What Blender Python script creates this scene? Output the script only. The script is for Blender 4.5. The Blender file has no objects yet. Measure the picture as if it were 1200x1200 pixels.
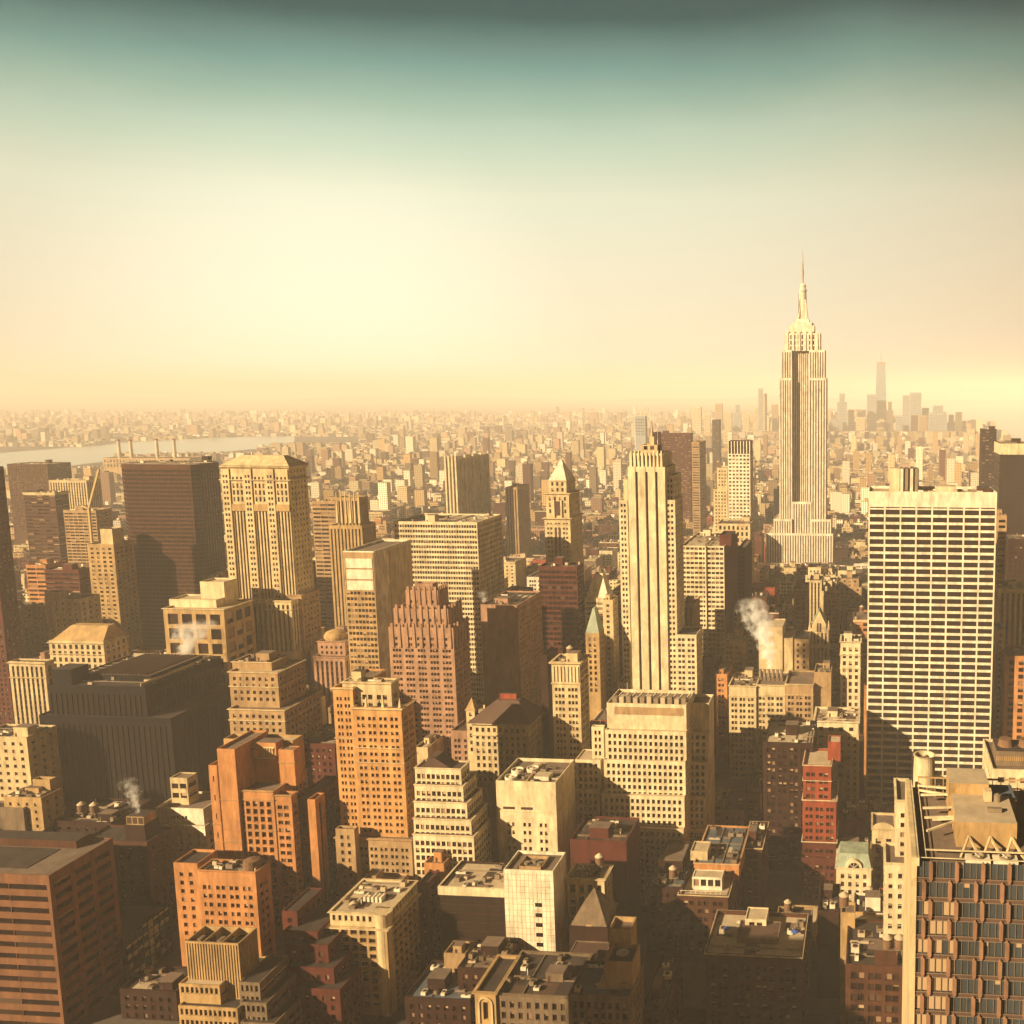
import bpy, math, random
import numpy as np
from mathutils import Vector

scene = bpy.context.scene
COL = scene.collection
rad = math.radians
rng = random.Random(11)

# ------------------------------------------------------------------ camera
# grid axes: +X runs along the cross streets, +Y down the avenues (away from the viewer), Z up, metres
HAZE_COLOR, HAZE_DENSITY, HAZE_G = (.985, .905, .79, 1), 1.3e-4, -0.1
FPX, PX, PY, HZ = 1113.0, 935.0, 600.0, 458.0
CAMZ = 250.0
YAW = rad(4.5)
PITCH = math.atan((PY - HZ) / FPX)
cam_d = bpy.data.cameras.new('camera')
cam = bpy.data.objects.new('camera', cam_d)
COL.objects.link(cam)
cam.location = (0, 0, CAMZ)
cam.rotation_euler = (math.pi / 2 - PITCH, 0, YAW)
cam_d.sensor_width = 36.0
cam_d.lens = FPX / 1200 * 36.0
cam_d.shift_x = -(PX - 600) / 1200
cam_d.shift_y = 0.0
cam_d.clip_start = 1.0
cam_d.clip_end = 90000.0
scene.camera = cam

# ------------------------------------------------------------------ sun and sky
SUN_AZ, SUN_EL = rad(45), rad(25)          # from behind the viewer, over the left shoulder
to_sun = Vector((-math.sin(SUN_AZ) * math.cos(SUN_EL), -math.cos(SUN_AZ) * math.cos(SUN_EL), math.sin(SUN_EL)))
sun_d = bpy.data.lights.new('sun', 'SUN')
sun_d.energy = 5.0
sun_d.angle = rad(0.5)
sun_d.color = (1.0, 0.79, 0.50)
sun = bpy.data.objects.new('sun', sun_d)
COL.objects.link(sun)
sun.rotation_euler = (-to_sun).to_track_quat('-Z', 'Y').to_euler()
sun.location = (-3000, -3000, 3000)

scene.view_settings.view_transform = 'Standard'
scene.view_settings.look = 'None'
scene.view_settings.gamma = 1.0
scene.view_settings.use_curve_mapping = False
scene.view_settings.exposure = 1.22
cy = scene.cycles
cy.use_denoising = True
cy.max_bounces = 6
cy.diffuse_bounces = 2
cy.glossy_bounces = 2
cy.transmission_bounces = 2
cy.volume_bounces = 3
cy.transparent_max_bounces = 8
cy.caustics_reflective = False
cy.caustics_refractive = False
cy.sample_clamp_indirect = 4.0

world = bpy.data.worlds.new("World")
scene.world = world
world.use_nodes = True
nt = world.node_tree
for n in list(nt.nodes):
    nt.nodes.remove(n)
def wn(t, **kw):
    n = nt.nodes.new(t)
    for k, v in kw.items():
        setattr(n, k, v)
    return n
def px_dir(x, y):
    f = Vector((-math.sin(YAW) * math.cos(PITCH), math.cos(YAW) * math.cos(PITCH), -math.sin(PITCH)))
    r = Vector((math.cos(YAW), math.sin(YAW), 0))
    u = r.cross(f)
    return f + r * ((x - PX) / FPX) - u * ((y - PY) / FPX)
w_out = wn('ShaderNodeOutputWorld')
add = wn('ShaderNodeAddShader')
bg_sky = wn('ShaderNodeBackground')
bg_grad = wn('ShaderNodeBackground')
sky = wn('ShaderNodeTexSky', sky_type='NISHITA', sun_disc=False)
sky.sun_elevation = SUN_EL
sky.sun_rotation = math.atan2(to_sun.x, to_sun.y)
sky.air_density = 1.5
sky.dust_density = 4.0
bg_sky.inputs['Strength'].default_value = 0.05
tint = wn('ShaderNodeMix', data_type='RGBA', blend_type='MULTIPLY')
tint.inputs[0].default_value = 1.0
tint.inputs[7].default_value = (.022, .034, .034, 1)
nt.links.new(sky.outputs[0], tint.inputs[6])
nt.links.new(tint.outputs[2], bg_sky.inputs['Color'])
tc = wn('ShaderNodeTexCoord')
sep = wn('ShaderNodeSeparateXYZ')
nt.links.new(tc.outputs['Generated'], sep.inputs[0])
# thin uneven high haze so the gradient is not ruler-smooth
mp = wn('ShaderNodeMapping')
mp.inputs['Scale'].default_value = (1.0, 1.0, 3.0)
nz = wn('ShaderNodeTexNoise')
nz.inputs['Scale'].default_value = 3.2
nz.inputs['Detail'].default_value = 7.0
nz.inputs['Roughness'].default_value = 0.6
nt.links.new(tc.outputs['Generated'], mp.inputs[0])
nt.links.new(mp.outputs[0], nz.inputs['Vector'])
mz = wn('ShaderNodeMath', operation='MULTIPLY_ADD')
mz.inputs[1].default_value = 0.03
mz.inputs[2].default_value = -0.015
nt.links.new(nz.outputs[0], mz.inputs[0])
ax_ = wn('ShaderNodeMath', operation='ABSOLUTE')
nt.links.new(sep.outputs[0], ax_.inputs[0])
ay_ = wn('ShaderNodeMath', operation='MULTIPLY_ADD')
ay_.inputs[1].default_value = 0.27
ay_.inputs[2].default_value = 1.0
nt.links.new(ax_.outputs[0], ay_.inputs[0])
ez_ = wn('ShaderNodeMath', operation='MULTIPLY')
nt.links.new(sep.outputs[2], ez_.inputs[0])
nt.links.new(ay_.outputs[0], ez_.inputs[1])
az = wn('ShaderNodeMath', operation='ADD')
nt.links.new(ez_.outputs[0], az.inputs[0])
nt.links.new(mz.outputs[0], az.inputs[1])
ramp = wn('ShaderNodeValToRGB')
SKY_STOPS = [(0.0, (1.0, .90, .60)), (.05, (.97, .88, .61)), (.13, (.95, .88, .62)), (.20, (.86, .88, .63)),
             (.265, (.54, .70, .51)), (.318, (.20, .40, .32)), (.362, (.02, .10, .10)), (.5, (.01, .045, .05)), (1.0, (.015, .025, .03))]
el = ramp.color_ramp.elements
while len(el) < len(SKY_STOPS):
    el.new(0.5)
for e, (p, c) in zip(el, SKY_STOPS):
    e.position = p
    e.color = (*c, 1)
nt.links.new(az.outputs[0], ramp.inputs[0])
# broad bright flare glow painted low into the sky, left of the spire
def glow(px, lo, hi, power):
    dn = wn('ShaderNodeVectorMath', operation='DOT_PRODUCT')
    dn.inputs[1].default_value = px_dir(*px).normalized()
    nt.links.new(tc.outputs['Generated'], dn.inputs[0])
    m = wn('ShaderNodeMapRange')
    m.inputs['From Min'].default_value = lo
    m.inputs['From Max'].default_value = hi
    m.inputs['To Min'].default_value = 0.0
    m.inputs['To Max'].default_value = 1.0
    nt.links.new(dn.outputs['Value'], m.inputs[0])
    p = wn('ShaderNodeMath', operation='POWER')
    p.inputs[1].default_value = power
    nt.links.new(m.outputs[0], p.inputs[0])
    return p
g_broad = glow((520, 440), math.cos(rad(66)), 1.0, 1.3)
g_core = glow((385, 440), math.cos(rad(15)), 1.0, 1.6)
# away from the bright patch the sky falls off to a dull red-brown
dim = wn('ShaderNodeMix', data_type='RGBA')
dim.clamp_factor = True
dim.inputs[6].default_value = (.46, .15, .07, 1)
dim.inputs[7].default_value = (1.14, 1.17, 1.22, 1)
nt.links.new(g_broad.outputs[0], dim.inputs[0])
sc_ = wn('ShaderNodeVectorMath', operation='MULTIPLY')
nt.links.new(ramp.outputs[0], sc_.inputs[0])
nt.links.new(dim.outputs[2], sc_.inputs[1])
core = wn('ShaderNodeVectorMath', operation='SCALE')
core.inputs[0].default_value = (.30, .26, .20)
nt.links.new(g_core.outputs[0], core.inputs['Scale'])
sm = wn('ShaderNodeVectorMath', operation='ADD')
nt.links.new(sc_.outputs[0], sm.inputs[0])
nt.links.new(core.outputs[0], sm.inputs[1])
nt.links.new(sm.outputs[0], bg_grad.inputs['Color'])
bg_grad.inputs['Strength'].default_value = 0.36
nt.links.new(bg_sky.outputs[0], add.inputs[0])
nt.links.new(bg_grad.outputs[0], add.inputs[1])
nt.links.new(add.outputs[0], w_out.inputs['Surface'])

# ------------------------------------------------------------------ surveying: picture to metres
def at(x, y, Y):
    d = px_dir(x, y)
    t = Y / d.y
    return d.x * t, CAMZ + d.z * t
def on_z(x, y, z):
    d = px_dir(x, y)
    t = (z - CAMZ) / d.z
    return d.x * t, d.y * t
_F = Vector((-math.sin(YAW) * math.cos(PITCH), math.cos(YAW) * math.cos(PITCH), -math.sin(PITCH)))
_R = Vector((math.cos(YAW), math.sin(YAW), 0))
_U = _R.cross(_F)
def proj(x, y, z):
    v = Vector((x, y, z - CAMZ))
    d = max(v.dot(_F), 1e-3)
    return PX + FPX * v.dot(_R) / d, PY - FPX * v.dot(_U) / d
def back_depth(u, Y, z, xs):
    lo, hi = Y, Y * 2.2
    s0 = proj(u, lo, z)[0]
    up = proj(u, hi, z)[0] > s0
    for _ in range(50):
        m = (lo + hi) / 2
        if (proj(u, m, z)[0] < xs) == up:
            lo = m
        else:
            hi = m
    return lo - Y

# ------------------------------------------------------------------ materials
MATS = {}
def mat(name, col, rough=0.9, spec=0.25, var=0.5, scale=0.09, metal=0.0):
    if name in MATS:
        return MATS[name]
    m = bpy.data.materials.new(name)
    m.use_nodes = True
    t = m.node_tree
    b = t.nodes['Principled BSDF']
    b.inputs['Roughness'].default_value = rough
    b.inputs['Metallic'].default_value = metal
    b.inputs['Specular IOR Level'].default_value = spec
    if var:
        g = t.nodes.new('ShaderNodeNewGeometry')
        mpn = t.nodes.new('ShaderNodeMapping')
        mpn.inputs['Scale'].default_value = (1, 1, 0.22)
        n = t.nodes.new('ShaderNodeTexNoise')
        n.inputs['Scale'].default_value = scale * 3
        n.inputs['Detail'].default_value = 8
        n.inputs['Roughness'].default_value = 0.78
        r = t.nodes.new('ShaderNodeMapRange')
        r.inputs['From Min'].default_value = 0.3
        r.inputs['From Max'].default_value = 0.7
        r.inputs['To Min'].default_value = 1 - var
        r.inputs['To Max'].default_value = 1 + var * .6
        s = t.nodes.new('ShaderNodeVectorMath')
        s.operation = 'SCALE'
        s.inputs[0].default_value = col
        t.links.new(g.outputs['Position'], mpn.inputs[0])
        t.links.new(mpn.outputs[0], n.inputs['Vector'])
        t.links.new(n.outputs[0], r.inputs[0])
        t.links.new(r.outputs[0], s.inputs['Scale'])
        vo = t.nodes.new('ShaderNodeTexVoronoi')
        vo.inputs['Scale'].default_value = scale * 2.2
        vr = t.nodes.new('ShaderNodeSeparateColor')
        vm = t.nodes.new('ShaderNodeMapRange')
        vm.inputs['To Min'].default_value = 1 - var * .22
        vm.inputs['To Max'].default_value = 1 + var * .16
        s2 = t.nodes.new('ShaderNodeVectorMath')
        s2.operation = 'SCALE'
        t.links.new(g.outputs['Position'], vo.inputs['Vector'])
        t.links.new(vo.outputs['Color'], vr.inputs[0])
        t.links.new(vr.outputs[0], vm.inputs[0])
        t.links.new(s.outputs[0], s2.inputs[0])
        t.links.new(vm.outputs[0], s2.inputs['Scale'])
        t.links.new(s2.outputs[0], b.inputs['Base Color'])
    else:
        b.inputs['Base Color'].default_value = (*col, 1)
    MATS[name] = m
    return m
PAL = {
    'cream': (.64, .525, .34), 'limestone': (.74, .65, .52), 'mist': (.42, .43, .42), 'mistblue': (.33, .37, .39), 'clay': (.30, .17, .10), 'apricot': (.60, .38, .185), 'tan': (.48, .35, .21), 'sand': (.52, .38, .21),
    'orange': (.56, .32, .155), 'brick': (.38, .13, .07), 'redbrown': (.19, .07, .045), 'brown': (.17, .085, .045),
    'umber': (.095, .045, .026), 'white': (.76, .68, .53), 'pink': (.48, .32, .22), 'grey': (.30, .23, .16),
    'black': (.030, .018, .013), 'paleglass': (.12, .085, .06), 'green': (.22, .27, .19), 'ivory': (.70, .60, .42),
}
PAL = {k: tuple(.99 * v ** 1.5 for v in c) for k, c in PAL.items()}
for k, c in PAL.items():
    mat(k, c)
mat('glass', (.016, .008, .006), rough=.16, spec=.3, var=0)
mat('steel_glass', (.05, .055, .055), rough=.12, spec=.6, var=.3, scale=.1)
mat('glass_mid', (.036, .02, .013), rough=.12, spec=.5, var=0)
mat('glass_pale', (.08, .05, .03), rough=.1, spec=.6, var=0)
mat('blind_warm', (.36, .24, .13), rough=.85, var=0)
mat('darkglass', (.026, .016, .012), rough=.22, spec=.2, var=.3, scale=.05)
mat('blind', (.22, .13, .07), rough=.85, var=0)
mat('spandrel', (.06, .026, .014), rough=.7, var=.25)
mat('tar', (.05, .034, .026), rough=.95, var=.45, scale=.05)
mat('gravel', (.16, .11, .075), rough=.95, var=.4, scale=.05)
mat('pale_roof', (.42, .32, .20), rough=.9, var=.3, scale=.05)
mat('blue_roof', (.10, .11, .12), rough=.8, var=.4, scale=.05)
mat('metal', (.26, .19, .12), rough=.5, spec=.5, var=.2, metal=.3)
mat('wood', (.17, .09, .045), rough=.9, var=.4, scale=.6)
mat('copper', (.27, .30, .21), rough=.8)
mat('fin', (.25, .125, .065), rough=.7)  # darkened so the colour stands in for shade on the finned front
mat('slate', (.09, .05, .033), rough=.8, var=.35)
ROOFS = ['tar', 'tar', 'gravel', 'gravel', 'pale_roof']

# ------------------------------------------------------------------ mesh collecting
class MB:
    def __init__(s):
        s.v, s.f, s.m, s.slots = [], [], [], []
    def slot(s, name):
        if name not in s.slots:
            s.slots.append(name)
        return s.slots.index(name)
    def poly(s, pts, mi):
        i = len(s.v)
        s.v.extend(pts)
        s.f.append(tuple(range(i, i + len(pts))))
        s.m.append(mi)
    def box(s, x0, x1, y0, y1, z0, z1, name, bottom=False, top=None):
        mi = s.slot(name)
        mt = s.slot(top) if top else mi
        i = len(s.v)
        s.v.extend([(x0, y0, z0), (x1, y0, z0), (x1, y1, z0), (x0, y1, z0), (x0, y0, z1), (x1, y0, z1), (x1, y1, z1), (x0, y1, z1)])
        fs = [(i, i+1, i+5, i+4), (i+1, i+2, i+6, i+5), (i+2, i+3, i+7, i+6), (i+3, i, i+4, i+7)]
        s.f.extend(fs)
        s.m.extend([mi] * 4)
        s.f.append((i+4, i+5, i+6, i+7))
        s.m.append(mt)
        if bottom:
            s.f.append((i+3, i+2, i+1, i))
            s.m.append(mi)
    def bar(s, p, q, r, name):
        p, q = Vector(p), Vector(q)
        d = (q - p).normalized()
        a = d.cross(Vector((0, 0, 1)))
        if a.length < 1e-3:
            a = Vector((1, 0, 0))
        a.normalize()
        b = d.cross(a).normalized()
        c = [a * r + b * r, -a * r + b * r, -a * r - b * r, a * r - b * r]
        mi = s.slot(name)
        i = len(s.v)
        s.v.extend([tuple(p + k) for k in c] + [tuple(q + k) for k in c])
        for k in range(4):
            j = (k + 1) % 4
            s.f.append((i + k, i + j, i + 4 + j, i + 4 + k))
            s.m.append(mi)
        s.f.append((i, i+3, i+2, i+1)); s.m.append(mi)
        s.f.append((i+4, i+5, i+6, i+7)); s.m.append(mi)
    def lathe(s, cx, cy, prof, n, name, cap=True):
        mi = s.slot(name)
        i = len(s.v)
        for r, z in prof:
            for k in range(n):
                a = 2 * math.pi * k / n
                s.v.append((cx + r * math.cos(a), cy + r * math.sin(a), z))
        for q in range(len(prof) - 1):
            for k in range(n):
                j = (k + 1) % n
                s.f.append((i + q*n + k, i + q*n + j, i + (q+1)*n + j, i + (q+1)*n + k))
                s.m.append(mi)
        if cap:
            s.f.append(tuple(i + (len(prof)-1)*n + k for k in range(n)))
            s.m.append(mi)
    def frustum(s, x0, x1, y0, y1, z0, X0, X1, Y0, Y1, z1, name):
        mi = s.slot(name)
        a = [(x0, y0, z0), (x1, y0, z0), (x1, y1, z0), (x0, y1, z0)]
        b = [(X0, Y0, z1), (X1, Y0, z1), (X1, Y1, z1), (X0, Y1, z1)]
        for k in range(4):
            j = (k + 1) % 4
            s.poly([a[k], a[j], b[j], b[k]], mi)
        s.poly(b, mi)
    def build(s, name, parent=None, org=(0, 0, 0), smooth=False):
        me = bpy.data.meshes.new(name)
        ox, oy, oz = org
        me.from_pydata([(a - ox, b - oy, c - oz) for a, b, c in s.v], [], s.f)
        for n in s.slots:
            me.materials.append(MATS[n])
        me.polygons.foreach_set('material_index', s.m)
        if smooth:
            me.polygons.foreach_set('use_smooth', [True] * len(s.f))
        me.update()
        o = bpy.data.objects.new(name, me)
        COL.objects.link(o)
        if parent is not None:
            o.parent = parent
        else:
            o.location = org
        return o

def tag(o, label=None, cat=None, group=None, kind=None):
    if label: o['label'] = label
    if cat: o['category'] = cat
    if group: o['group'] = group
    if kind: o['kind'] = kind
    return o
def empty(name, loc):
    o = bpy.data.objects.new(name, None)
    COL.objects.link(o)
    o.location = loc
    return o

# window specs: p pitch, f storey height, w/h share of the bay that is glass, g windows per group,
# top blank band under the parapet, m side margin, r recess, style punch / pier
def W(p=4.0, f=3.7, w=.42, h=.55, g=1, top=3.0, m=1.2, r=.45, style='punch', blinds=.3, gz=.8):
    return dict(p=p, f=f, w=w, h=h, g=g, top=top, m=m, r=r, style=style, blinds=blinds, gz=gz)

def facade(mb, wi, o, a, L, z0, z1, zv, w, panes, face, si=None, sill=False):
    """wall plane with recessed openings; panes gets (centre, width, height, facing, kind)"""
    ox, oy = o
    ax, ay = a
    nx, ny = ay, -ax
    def P(s, z, d=0.0):
        return (ox + ax * s - nx * d, oy + ay * s - ny * d, z)
    def Q(s0, s1, a0, a1):
        if s1 - s0 > 1e-4 and a1 - a0 > 1e-4:
            mb.poly([P(s0, a0), P(s1, a0), P(s1, a1), P(s0, a1)], wi)
    if w is None or L < 2.2 * w['m'] or L < 4:
        Q(0, L, z0, z1)
        return
    ng = max(1, round((L - 2 * w['m']) / (w['p'] * w['g'])))
    gw = (L - 2 * w['m']) / ng
    cols = []
    for k in range(ng):
        s = w['m'] + k * gw
        if w['g'] == 1:
            ww = gw * w['w']
            cols.append((s + (gw - ww) / 2, s + (gw + ww) / 2))
        else:
            zone = gw * w['gz']
            cell = zone / w['g']
            for q in range(w['g']):
                c = s + (gw - zone) / 2 + cell * (q + .5)
                ww = cell * min(.9, w['w'] * 1.5)
                cols.append((c - ww / 2, c + ww / 2))
    r = w['r']
    zt = z1 - w['top']
    if w['style'] == 'pier':
        zb = max(z0 + .5, zv)
        if zt - zb < 2:
            Q(0, L, z0, z1)
            return
        rows = [(zb, zt)]
    else:
        rows = []
        z = zt
        hh = w['f'] * w['h']
        while z - hh > max(z0 + .6, zv):
            rows.append((z - hh, z))
            z -= w['f']
    hi = z1
    R = random.Random(int(ox * 7 + oy * 3 + z1 * 11))
    for (b, t) in rows:
        Q(0, L, t, hi)
        s = 0.0
        for (c0, c1) in cols:
            Q(s, c0, b, t)
            s = c1
            mb.poly([P(c0, b), P(c1, b), P(c1, b, r), P(c0, b, r)], wi)
            mb.poly([P(c0, t), P(c1, t), P(c1, t, r), P(c0, t, r)], wi)
            mb.poly([P(c0, b), P(c0, t), P(c0, t, r), P(c0, b, r)], wi)
            mb.poly([P(c1, b), P(c1, t), P(c1, t, r), P(c1, b, r)], wi)
            if sill and w['style'] == 'punch' and c1 - c0 < 4:
                e0, e1, hs = c0 - .14, c1 + .14, .2
                mb.poly([P(e0, b - hs, -.16), P(e1, b - hs, -.16), P(e1, b, -.16), P(e0, b, -.16)], wi)
                mb.poly([P(e0, b, -.16), P(e1, b, -.16), P(e1, b, 0), P(e0, b, 0)], wi)
                mb.poly([P(e0, b - hs, 0), P(e1, b - hs, 0), P(e1, b - hs, -.16), P(e0, b - hs, -.16)], wi)
            if w['style'] == 'pier':
                z = t
                while z > b + .3:
                    zz = max(b, z - w['f'] * w['h'])
                    panes.append((P((c0 + c1) / 2, (z + zz) / 2, r), c1 - c0, z - zz, face, 0))
                    z = zz
                    zz = max(b, z - w['f'] * (1 - w['h']))
                    if z - zz > .05:
                        mb.poly([P(c0, zz, r - .08), P(c1, zz, r - .08), P(c1, z, r - .08), P(c0, z, r - .08)], si)
                    z = zz
            else:
                x = R.random()
                k = 0
                if x < w['blinds']:
                    k = 1 + R.randrange(3)
                elif x > .74:
                    k = 4 if x < .95 else 5
                panes.append((P((c0 + c1) / 2, (b + t) / 2, r), c1 - c0, t - b, face, k))
        Q(s, L, b, t)
        hi = b
    Q(0, L, z0, hi)

FACE = {'F': ((1, 0), 0.0), 'R': ((0, 1), math.pi / 2), 'L': ((0, -1), -math.pi / 2), 'B': ((-1, 0), math.pi)}
BL = {0: 0.0, 1: .35, 2: .6, 3: .95, 4: 0.0, 5: 0.0}
def pane_into(mb, p, glass='glass', blind='blind'):
    (cx, cy, cz), w, h, face, k = p
    (ax, ay), _ = FACE[face]
    nx, ny = ay, -ax
    if glass == 'glass' and k >= 4:
        glass = 'glass_mid' if k == 4 else 'glass_pale'
    if k == 2 and blind == 'blind':
        blind = 'blind_warm'
    g = mb.slot(glass)
    q = lambda s, z, d: (cx + ax * s + nx * d, cy + ay * s + ny * d, cz + z)
    zs = h / 2 - h * BL[k]
    if zs > -h / 2 + .01:
        mb.poly([q(-w/2, -h/2, 0), q(w/2, -h/2, 0), q(w/2, zs, 0), q(-w/2, zs, 0)], g)
    if 0 < k < 4:
        b = mb.slot(blind)
        mb.poly([q(-w/2, zs, 0), q(w/2, zs, 0), q(w/2, h/2, 0), q(-w/2, h/2, 0)], b)
PANES = {}
def pane_mesh(w, h, k, glass='glass', blind='blind'):
    key = (round(w, 1), round(h, 1), k, glass, blind)
    if key not in PANES:
        mb = MB()
        pane_into(mb, ((0, 0, 0), w, h, 'F', k), glass, blind)
        me = bpy.data.meshes.new('window')
        me.from_pydata(mb.v, [], mb.f)
        for n in mb.slots:
            me.materials.append(MATS[n])
        me.polygons.foreach_set('material_index', mb.m)
        me.update()
        PANES[key] = me
    return PANES[key]

ROOF_PIECES = {'roof_patch', 'pipe', 'bulkhead', 'air_unit', 'chimney', 'roof_plant', 'railing', 'cooling_unit', 'roof_fan', 'roof_pad', 'dish', 'roof_box', 'roof_drum', 'roof_enclosure', 'cooling_stack', 'roof_light', 'penthouse', 'steel_beam', 'cooling_housing', 'terrace_railing', 'enclosure_divider'}
HEROES = []     # (name, u0,u1,y0,y1,z0,z1) boxes for the occlusion sketch and lot clearing
PROTECT = []    # picture areas (x0,x1,yt,yb,Y) that nearer lots must not cover
TANK_SPOTS = []

class Bld:
    def __init__(s, name, label, Y, yb, cat='building', group=None, windows=True, indiv=None):
        s.name, s.label, s.Y, s.yb, s.cat, s.group = name, label, Y, yb, cat, group
        s.mb, s.roof, s.corn, s.panes, s.tiers = MB(), MB(), MB(), [], []
        s.roofs = []
        s.extra = []
        s.root = None
        s.indiv = (Y < 500) if indiv is None else indiv
        s.glass = 'glass'
        s.span = 'spandrel'
        s.blind = 'blind'
        s.parts = []
    def t(s, x0, x1, yt, xs=None, d=None, Y=None, z0=0.0, col='tan', w=None, ws=None, roof=None, par=1.1, cor=(), sides=None, corcol=None, yref=None):
        Y = Y or s.Y
        u0 = at(x0, yt, Y)[0]
        u1, z1 = at(x1, yref or yt, Y)
        if xs is not None:
            d = back_depth(u1, Y, z1, xs)
        return s.tm(u0, u1, Y, Y + (d or 25), z0, z1, col, w, ws, roof, par, cor, sides, corcol)
    def tm(s, u0, u1, y0, y1, z0, z1, col='tan', w=None, ws=None, roof=None, par=1.1, cor=(), sides=None, corcol=None):
        if ws is None:
            ws = w
        # ignore windows that stand far below anything the place lets one see
        zv = at(600, s.yb, y0)[1] - 14
        wi = s.mb.slot(col)
        si = s.mb.slot(s.span) if (w and w['style'] == 'pier') or (ws and ws['style'] == 'pier') else wi
        sides = sides or ('FRL')
        L = {'F': ((u0, y0), u1 - u0), 'R': ((u1, y0), y1 - y0), 'L': ((u0, y1), y1 - y0), 'B': ((u1, y1), u1 - u0)}
        for k in 'FRLB':
            o, ln = L[k]
            spec = (w if k == 'F' else ws if k in 'RL' else None) if k in sides else None
            facade(s.mb, wi, o, FACE[k][0], ln, z0, z1, zv, spec, s.panes, k, si, s.indiv)
        th = min(.45, (u1 - u0) / 6, (y1 - y0) / 6)
        s.roof = MB()
        s.roofs.append(s.roof)
        if par > 0:
            a, b, c, d_ = u0 + th, u1 - th, y0 + th, y1 - th
            for q in ([(u0, y0, z1), (u1, y0, z1), (b, c, z1), (a, c, z1)], [(u1, y0, z1), (u1, y1, z1), (b, d_, z1), (b, c, z1)],
                      [(u1, y1, z1), (u0, y1, z1), (a, d_, z1), (b, d_, z1)], [(u0, y1, z1), (u0, y0, z1), (a, c, z1), (a, d_, z1)]):
                s.mb.poly(q, wi)
            zr = z1 - par
            for p, q in (((a, c), (b, c)), ((b, c), (b, d_)), ((b, d_), (a, d_)), ((a, d_), (a, c))):
                s.mb.poly([(*p, zr), (*q, zr), (*q, z1), (*p, z1)], wi)
            s.roof.poly([(a, c, zr), (b, c, zr), (b, d_, zr), (a, d_, zr)], s.roof.slot(roof or rng.choice(ROOFS)))
        else:
            zr = z1
            s.roof.poly([(u0, y0, z1), (u1, y0, z1), (u1, y1, z1), (u0, y1, z1)], s.roof.slot(roof or rng.choice(ROOFS)))
        for k in cor:
            dz, hh, pr = (k, .9, .5) if not isinstance(k, tuple) else k
            zc = z1 - dz
            cc = s.corn.slot(corcol or col)
            A = [(u0, y0), (u1, y0), (u1, y1), (u0, y1)]
            B = [(u0 - pr, y0 - pr), (u1 + pr, y0 - pr), (u1 + pr, y1 + pr), (u0 - pr, y1 + pr)]
            for i in range(4):
                j = (i + 1) % 4
                s.corn.poly([(*A[i], zc - hh), (*A[j], zc - hh), (*B[j], zc - hh * .4), (*B[i], zc - hh * .4)], cc)
                s.corn.poly([(*B[i], zc - hh * .4), (*B[j], zc - hh * .4), (*B[j], zc), (*B[i], zc)], cc)
                s.corn.poly([(*B[i], zc), (*B[j], zc), (*A[j], zc), (*A[i], zc)], cc)
        T = dict(u0=u0, u1=u1, y0=y0, y1=y1, z0=z0, z1=z1, zr=zr, col=col)
        s.tiers.append(T)
        HEROES.append((u0, u1, y0, y1, z0, z1))
        c = [proj(a, b, z1) for a in (u0, u1) for b in (y0, y1)]
        PROTECT.append((min(q[0] for q in c), max(q[0] for q in c), min(q[1] for q in c), s.yb, y0))
        return T
    def clutter(s, T, n=4, seed=0, tank=False, big=True):
        R = random.Random(seed + int(T['u0'] * 3))
        W_, D_ = T['u1'] - T['u0'], T['y1'] - T['y0']
        if W_ < 6 or D_ < 6:
            return
        n = int(n * 1.8) + 2
        placed = []
        def spot(w, d):
            for _ in range(12):
                x = R.uniform(T['u0'] + 1, T['u1'] - 1 - w)
                y = R.uniform(T['y0'] + 1, T['y1'] - 1 - d)
                if x > T['u0'] and y > T['y0'] and all(x + w < a or x > b or y + d < c or y > e for a, b, c, e in placed):
                    placed.append((x - .4, x + w + .4, y - .4, y + d + .4))
                    return x, y
            return None
        for k in range(n):
            if k == 0 and big:
                w, d, h, nm, m_ = min(W_ * .4, R.uniform(5, 9)), min(D_ * .4, R.uniform(5, 8)), R.uniform(3, 5.5), 'bulkhead', T['col']
            else:
                w, d, h, nm, m_ = R.uniform(1.2, 3.2), R.uniform(1.2, 3.0), R.uniform(.8, 2.0), 'air_unit', R.choice(['metal', 'pale_roof', 'grey', 'white'])
            p = spot(w, d)
            if not p:
                continue
            m = MB()
            z = T['zr']
            if nm == 'bulkhead':
                m.box(p[0], p[0] + w, p[1], p[1] + d, z, z + h, m_, top='gravel')
                m.box(p[0] + .8, p[0] + 1.7, p[1] - .06, p[1] + .02, z, z + 2.1, 'spandrel')
                m.box(p[0] - .15, p[0] + w + .15, p[1] - .15, p[1] + d + .15, z + h, z + h + .25, m_, bottom=True, top='gravel')
            else:
                if R.random() < .25:
                    w = min(w * 2.4, T['u1'] - 1 - p[0]); d = .9; h = .7
                m.box(p[0], p[0] + w, p[1], p[1] + d, z + .3, z + .3 + h, m_, bottom=True)
                m.box(p[0] + .1, p[0] + .3, p[1] + .1, p[1] + d - .1, z, z + .31, 'spandrel')
                m.box(p[0] + w - .3, p[0] + w - .1, p[1] + .1, p[1] + d - .1, z, z + .31, 'spandrel')
                m.lathe(p[0] + w / 2, p[1] + d / 2, [(min(w, d) * .35, z + .3 + h), (min(w, d) * .35, z + .5 + h)], 10, 'spandrel')
            s.parts.append((nm, m))
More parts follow.
